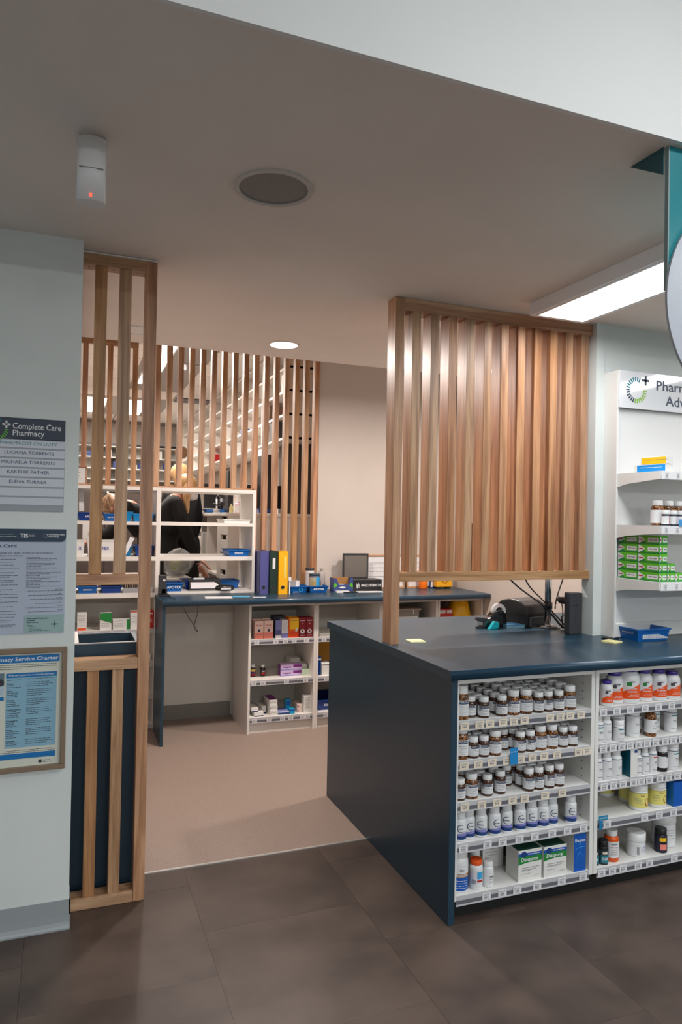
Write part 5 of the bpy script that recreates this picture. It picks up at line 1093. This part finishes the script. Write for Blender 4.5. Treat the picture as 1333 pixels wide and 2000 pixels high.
t = thing('desk_fan', 'small black desk fan with pale hub on the dispensary bench', 'fan', (1.42, 6.90, 1.545)); part('cage', ring(.05, .06, -.02, .02, 24), black, t, (0, 0, .13), (PI/2, 0, 0)); part('hub', disc(.018, -.02, .02, 16), lab_w, t, (0, 0, .13), (PI/2, 0, 0)); part('stem', MB().box(-.01, .01, -.01, .01, 0, .08), black, t); part('foot', MB().lathe([(.05, 0), (.045, .012)], 20), black, t)
for k in range(3): part('blade', MB().prism([(0, .0), (.04, .012), (.045, -.012)], -.002, .002), greyplas, t, (0, 0, .13), (0, 2*PI*k/3, 0))
t = thing('iv_pole', 'slim white upright pole on the dispensary bench', 'pole', (1.53, 6.02, 1.545)); part('pole', MB().tube([(0, 0, 0), (0, 0, .16)], .006, 8), cap_w, t); part('foot', MB().lathe([(.02, 0), (.02, .006)], 12), cap_w, t)
t = thing('bench_equipment', 'white and black desk gadgets with cables beside the blue bench tray', 'equipment', (1.30, 6.55, 1.545)); part('stem', MB().tube([(0, 0, 0), (0, 0, .13)], .008, 8), cap_w, t); part('head', MB().tube([(-.03, 0, .085), (0, 0, .07), (.04, 0, .09)], .010, 8), black, t); part('foot', MB().lathe([(.03, 0), (.03, .03), (.012, .04)], 14), greyplas, t)
# long wall shelving on the right of the dispensary
ws = thing('wall_shelving', 'tall white receding wall shelving seen through the long slats', 'shelf', (0, 0, 0))
part('back_panel', MB().box(2.00, 2.01, 5.75, 11.6, 2.17, 3.0), mat('shelf_back', (.64, .60, .55), .6), ws)
for zt in (2.20, 2.40, 2.60, 2.80, 2.995): part('shelf', MB().box(1.72, 2.0, 5.75, 11.6, zt-.02, zt), whitew, ws)
for k in range(8): part('upright', MB().box(1.722, 2.0, 5.75+.83*k, 5.77+.83*k, 2.18, 2.98), whitew, ws)
for k, (y, z_, w, h, m, lb) in enumerate(((6.35, 2.40, .16, .14, c('brown_box', 120, 92, 78), 'brown carton overhanging the middle of the receding wall shelves'), (6.10, 2.20, .2, .16, charcoal, 'dark carton on the lowest receding shelf, nearest'), (7.4, 2.40, .14, .05, navy_t, 'blue flat box on the receding wall shelves'), (8.9, 2.20, .15, .10, red, 'red box on the far part of the lowest receding shelf'), (8.3, 2.20, .15, .12, greyplas, 'grey box on the lowest receding shelf, middle'), (7.7, 2.20, .2, .13, carton_w, 'white box on the lowest receding shelf, middle'), (9.8, 2.40, .18, .12, carton_w, 'white box far along the receding shelves'), (5.85, 2.60, .12, .15, carton_w, 'white box at the near upper end of the receding shelves'))):
    t = thing('storage_box', lb, 'box', (1.73, y, z_)); part('carton', MB().box(0, .16, 0, w, 0, h), m, t)
# lower white cabinet below shelving above bench: dark recess wall stands behind
t = thing('document_holder', 'white paper holder hanging under the lowest receding shelf', 'holder', (1.72, 6.55, 1.98)); part('sheet', MB().box(0, .004, 0, .14, 0, .18), paper, t)
# far shelving wall
fs_ = thing('far_shelving', 'white medicine shelving on the far dispensary wall', 'shelf', (0, 0, 0))
part('back_panel', MB().box(.06, 1.70, 12.17, 12.18, .45, 2.62), mat('far_back', (.44, .41, .38), .6), fs_); part('top_strip', MB().box(.05, 1.71, 11.84, 12.18, 2.62, 2.65), black, fs_)
for k in range(12): part('shelf', MB().box(.06, 1.70, 11.85, 12.17, 2.60-.176*k, 2.615-.176*k), whitew, fs_)
for x in (.05, .60, .74, 1.14, 1.69): part('upright', MB().box(x, x+.03, 11.85, 12.18, .45, 2.62), whitew, fs_)
rr = random.Random(9)
BX = [('dark', charcoal), ('white', carton_w), ('blue', navy_t), ('brown', kraft)]
for k in range(16):
    s_i = rr.randint(1, 4); x = .10+k*.098; zt = 2.615-.176*s_i
    t = thing('medicine_box', f'tiny {BX[k % 4][0]} box on the far wall medicine shelving, {ORD[k+1]} from the left', 'box', (x, 11.88, zt), 0, 'tiny boxes on the far shelving')
    part('carton', MB().box(0, .07, 0, .1, 0, rr.uniform(.06, .13)), BX[k % 4][1], t)
t = thing('round_wall_clock', 'round dark ornament hanging above the bowed blonde head', 'ornament', (1.42, 9.6, 2.36)); part('disc', disc(.085, -.01, .01, 28), c('cork_brown', 120, 84, 56), t, (0, 0, 0), (PI/2, 0, 0)); part('cord', MB().tube([(0, 0, .08), (0, 0, .64)], .004, 6), charcoal, t)
t = thing('ceiling_camera', 'small white device under the dispensary ceiling near the slats', 'camera', (1.02, 6.9, 2.80)); part('arm', MB().box(0, .22, 0, .02, .16, .18), greyplas, t); part('head', MB().box(-.04, .03, -.02, .04, .11, .17), cap_w, t, bevel=.006, seg=1); part('drop', MB().box(.2, .215, 0, .015, .16, .235), greyplas, t)
t = thing('grey_locker', 'dark grey locker behind the left pigeonholes', 'cabinet', (.10, 7.6, .45)); part('body', MB().box(0, .62, 0, .4, 0, 1.28), c('locker_grey', 92, 84, 80), t); part('door_gap', MB().box(.27, .275, -.003, 0, 0, 1.28), black, t); part('notice', MB().box(.06, .14, -.004, 0, .80, .98), lab_w, t); part('handle', MB().box(.23, .25, -.02, 0, .6, .7), black, t)
t = thing('clear_plastic_bag', 'crumpled clear plastic bag lying behind the tower beside the bending person', 'bag', (.80, 5.80, 1.02))
mb = MB(); rr = random.Random(2); mb.lathe([(.05, 0), (.095, .05), (.11, .11), (.09, .17), (.05, .21), (.01, .215)], 16); mb.v = [(x+rr.uniform(-.03, .03), y*.6+rr.uniform(-.02, .02), z_*.95+rr.uniform(-.02, .02)+.02) for x, y, z_ in mb.v]; part('bag', mb, mat('bag_film', (.75, .76, .76), .10, alpha=.38), t)
t.rotation_euler = (0, .42, 0)
part('contents', MB().lathe([(.03, .05), (.06, .07), (.05, .12), (.01, .14)], 10), c('bag_yellow_stuff', 150, 150, 70), t)
t = thing('white_pedestal', 'low white pedestal carrying the plastic bag behind the tower', 'pedestal', (.68, 5.66, .45)); part('body', MB().box(0, .26, 0, .26, 0, .57), whitew, t)

# ---------------------------------------------------------------- people in the dispensary (seen through tower and slats)
def figure(name, V, E, m, parent, lev=2):
    me = bpy.data.meshes.new(name); me.from_pydata([v[0] for v in V], E, [])
    o = bpy.data.objects.new(name, me); col.objects.link(o)
    md = o.modifiers.new('skin', 'SKIN'); md.use_smooth_shade = True
    for k, v in enumerate(V):
        r_ = v[1]; me.skin_vertices[0].data[k].radius = (r_, r_) if not isinstance(r_, tuple) else r_
    me.skin_vertices[0].data[0].use_root = True
    sb = o.modifiers.new('sub', 'SUBSURF'); sb.levels = lev; sb.render_levels = lev
    dg = bpy.context.evaluated_depsgraph_get(); m2 = bpy.data.meshes.new_from_object(o.evaluated_get(dg))
    bpy.data.objects.remove(o); bpy.data.meshes.remove(me)
    m2.materials.clear(); m2.materials.append(m)
    for p in m2.polygons: p.use_smooth = True
    return link(name, m2, parent)
cloth = c('black_knit', 26, 26, 28, .9); cloth2 = c('black_jacket', 18, 18, 20, .85); skin = c('skin', 214, 158, 134, .5)
blonde = noisy('blonde_hair', srgb(176, 134, 84), srgb(228, 190, 138), (180, 180, 20), 4, .45); brownh = noisy('fair_brown_hair', srgb(112, 80, 56), srgb(200, 166, 130), (120, 120, 20), 4, .5)
shoe = c('shoe_black', 20, 20, 22, .5)
def person(label, root, hip, chest, neck, head, armL, armR, legs, top_m, hair_m, hair, fwd, mask=False):
    t = thing('person', label, 'person', root)
    P = lambda p: (p[0]-root[0], p[1]-root[1], p[2]-root[2])
    mid = tuple((a+b)/2 for a, b in zip(hip, chest))
    V = [(P(hip), .065), (P(mid), .075), (P(chest), .090), (P(neck), .050), (P(head), .078)]
    E = [(0, 1), (1, 2), (2, 3), (3, 4)]
    f = Vector(fwd).normalized()
    jaw = tuple(Vector(head)+f*.035+Vector((0, 0, -.05))); V.append((P(jaw), .055)); E.append((4, 5))
    def chain(st, pts, radii):
        last = st
        for p, r_ in zip(pts, radii): V.append((P(p), r_)); E.append((last, len(V)-1)); last = len(V)-1
    chain(2, armL[:4], (.044, .034, .028, .026)); chain(2, armR[:4], (.044, .034, .028, .026))
    for lg in legs: chain(0, lg, (.062, .046, .036, .036))
    figure('body', V, E, skin, t)
    # clothing over the same skeleton, slightly larger, ending at neck, wrists and ankles
    V2 = [(P((hip[0], hip[1], hip[2]-.06)), .150), (P(mid), .140), (P(chest), .145), (P(tuple((a*.1+b*.9) for a, b in zip(chest, neck))), .070)]; E2 = [(0, 1), (1, 2), (2, 3)]
    def ch2(st, pts, radii):
        last = st
        for p, r_ in zip(pts, radii): V2.append((P(p), r_)); E2.append((last, len(V2)-1)); last = len(V2)-1
    for arm in (armL, armR):
        ch2(2, arm[:3]+[tuple(a*.2+b*.8 for a, b in zip(arm[2], arm[3]))], (.072, .056, .046, .038))
    figure('jacket', V2, E2, top_m, t)
    V3 = [(P((hip[0], hip[1], hip[2]+.05)), .115), (P((hip[0], hip[1], hip[2]-.07)), .130)]; E3 = [(0, 1)]
    for lg in legs:
        last = 1
        for p, r_ in zip(lg[:3], (.098, .072, .058)): V3.append((P(p), r_)); E3.append((last, len(V3)-1)); last = len(V3)-1
    figure('trousers', V3, E3, cloth, t)
    for lg in legs: part('shoe', MB().lathe([(.045, 0), (.05, .02), (.04, .07), (.03, .08)], 14), shoe, t, P((lg[3][0]+f.x*.03, lg[3][1]+f.y*.03, .455)))
    # hands: palm plus five short finger chains
    for arm in (armL, armR):
        w = Vector(arm[3]); d = (Vector(arm[3])-Vector(arm[2])).normalized(); sd = d.cross(Vector((0, 0, 1)) if abs(d.z) < .9 else Vector((0, 1, 0))).normalized()
        Vh = [(P(w), .022), (P(w+d*.045), (.034, .016)), (P(w+d*.085), (.034, .014))]; Eh = [(0, 1), (1, 2)]
        for q in range(4):
            b = w+d*.085+sd*(-.030+.020*q); l = (.055, .068, .064, .050)[q]; cu = Vector((0, 0, -1))*.012
            i0 = len(Vh); Vh += [(P(b), .0095), (P(b+d*l*.5+cu*.4), .0088), (P(b+d*l+cu*1.6), .0078)]; Eh += [(2, i0), (i0, i0+1), (i0+1, i0+2)]
        i0 = len(Vh); b = w+d*.030-sd*.034; Vh += [(P(b), .011), (P(b+d*.035-sd*.018), .0095), (P(b+d*.060-sd*.020), .0085)]; Eh += [(1, i0), (i0, i0+1), (i0+1, i0+2)]
        figure('hand', Vh, Eh, skin, t, 1)
    # face
    hd = Vector(head); side = f.cross(Vector((0, 0, 1))).normalized(); upv = side.cross(f)
    part('nose', MB().add([tuple(P(tuple(hd+f*.088+upv*.02))), tuple(P(tuple(hd+f*.108-upv*.018))), tuple(P(tuple(hd+f*.084-upv*.024+side*.014))), tuple(P(tuple(hd+f*.084-upv*.024-side*.014)))], [(0, 2, 1), (0, 1, 3), (1, 2, 3)]), skin, t)
    for sg_ in (-1, 1):
        e_ = hd+f*.082+side*.030*sg_+upv*.012; part('eye', MB().lathe([(.001, -.007), (.008, 0), (.001, .007)], 10), ink, t, P(tuple(e_)))
        ear = hd+side*.080*sg_-upv*.01; part('ear', MB().lathe([(.004, -.028), (.014, -.01), (.016, .012), (.006, .028)], 10), skin, t, P(tuple(ear)))
    mo = hd+f*.080-upv*.045; part('mouth', MB().box(-.016, .016, -.004, .004, -.003, .003), c('lips_'+str(len(bpy.data.materials)), 176, 90, 84), t, P(tuple(mo)), (0, 0, math.atan2(side.y, side.x)))
    if mask: part('face_mask', MB().lathe([(.01, -.045), (.05, -.03), (.056, 0), (.05, .028), (.02, .035)], 14), lab_w, t, P(tuple(hd+f*.058-upv*.030)))
    hr = figure('hair', [(P(p), r_) for p, r_ in hair], [(k, k+1) for k in range(len(hair)-1)], hair_m, t)
    # cap of hair over the crown and the back of the head
    hc = Vector(head)-f*.028+upv*.020
    part('hair_cap', MB().lathe([(.092*math.sin(PI*k/10)+.001, -.098*math.cos(PI*k/10)) for k in range(11)], 20), hair_m, t, P(tuple(hc)))
# bent-over blonde person in a black jacket, facing right
person('person in black jacket bending forward with long blonde hair, seen through tower', (.80, 6.2, .45), (.795, 6.22, 1.34), (.86, 6.20, 1.60), (.925, 6.19, 1.705), (.975, 6.18, 1.745),
       [(.86, 6.06, 1.60), (.95, 6.02, 1.36), (1.03, 6.04, 1.17), (1.07, 6.06, 1.10)], [(.84, 6.36, 1.58), (.92, 6.42, 1.36), (1.02, 6.40, 1.20), (1.10, 6.38, 1.14)],
       [[(.80, 6.12, 1.22), (.81, 6.12, .86), (.80, 6.14, .54), (.83, 6.14, .49)], [(.80, 6.32, 1.22), (.82, 6.32, .86), (.80, 6.32, .54), (.83, 6.32, .49)]],
       cloth2, blonde, [((.90, 6.19, 1.74), .06), ((.945, 6.19, 1.815), .085), ((.985, 6.17, 1.80), .070), ((.955, 6.08, 1.72), .040), ((.945, 6.07, 1.64), .032), ((.955, 6.07, 1.58), .022), ((.962, 6.07, 1.53), .010)], (.80, -.25, -.55), mask=True)
person('person in black standing behind the bending one, long blonde hair, back turned', (1.06, 6.95, .45), (1.08, 6.95, 1.32), (1.07, 6.95, 1.66), (1.03, 6.95, 1.80), (1.015, 6.95, 1.90),
       [(.90, 6.93, 1.69), (.86, 6.95, 1.45), (.90, 7.08, 1.28), (.95, 7.14, 1.26)], [(1.17, 6.93, 1.69), (1.19, 6.93, 1.45), (1.17, 7.05, 1.28), (1.12, 7.14, 1.25)],
       [[(1.0, 6.95, 1.22), (1.0, 6.96, .86), (1.0, 6.97, .54), (1.0, 6.99, .49)], [(1.15, 6.95, 1.22), (1.15, 6.96, .86), (1.15, 6.97, .54), (1.15, 6.99, .49)]],
       cloth, blonde, [((1.01, 6.93, 1.97), .075), ((1.012, 6.88, 1.93), .092), ((1.015, 6.86, 1.84), .075), ((1.018, 6.86, 1.76), .055), ((1.02, 6.85, 1.70), .03)], (0, 1, 0))
person('person in black leaning far forward to the left behind the blue trays', (.68, 6.5, .45), (.70, 6.5, 1.38), (.50, 6.5, 1.60), (.415, 6.5, 1.585), (.365, 6.5, 1.565),
       [(.50, 6.36, 1.58), (.40, 6.34, 1.38), (.28, 6.36, 1.30), (.21, 6.38, 1.28)], [(.50, 6.64, 1.58), (.40, 6.66, 1.38), (.28, 6.64, 1.30), (.21, 6.62, 1.28)],
       [[(.68, 6.42, 1.24), (.67, 6.42, .86), (.68, 6.43, .54), (.66, 6.43, .49)], [(.72, 6.6, 1.24), (.71, 6.6, .86), (.72, 6.6, .54), (.70, 6.6, .49)]],
       cloth, brownh, [((.350, 6.5, 1.585), .115), ((.395, 6.5, 1.605), .120), ((.44, 6.5, 1.63), .07)], (-.75, 0, -.65))
for p in list(protos.values()):
    for ch in p.children_recursive: bpy.data.objects.remove(ch)
    bpy.data.objects.remove(p)
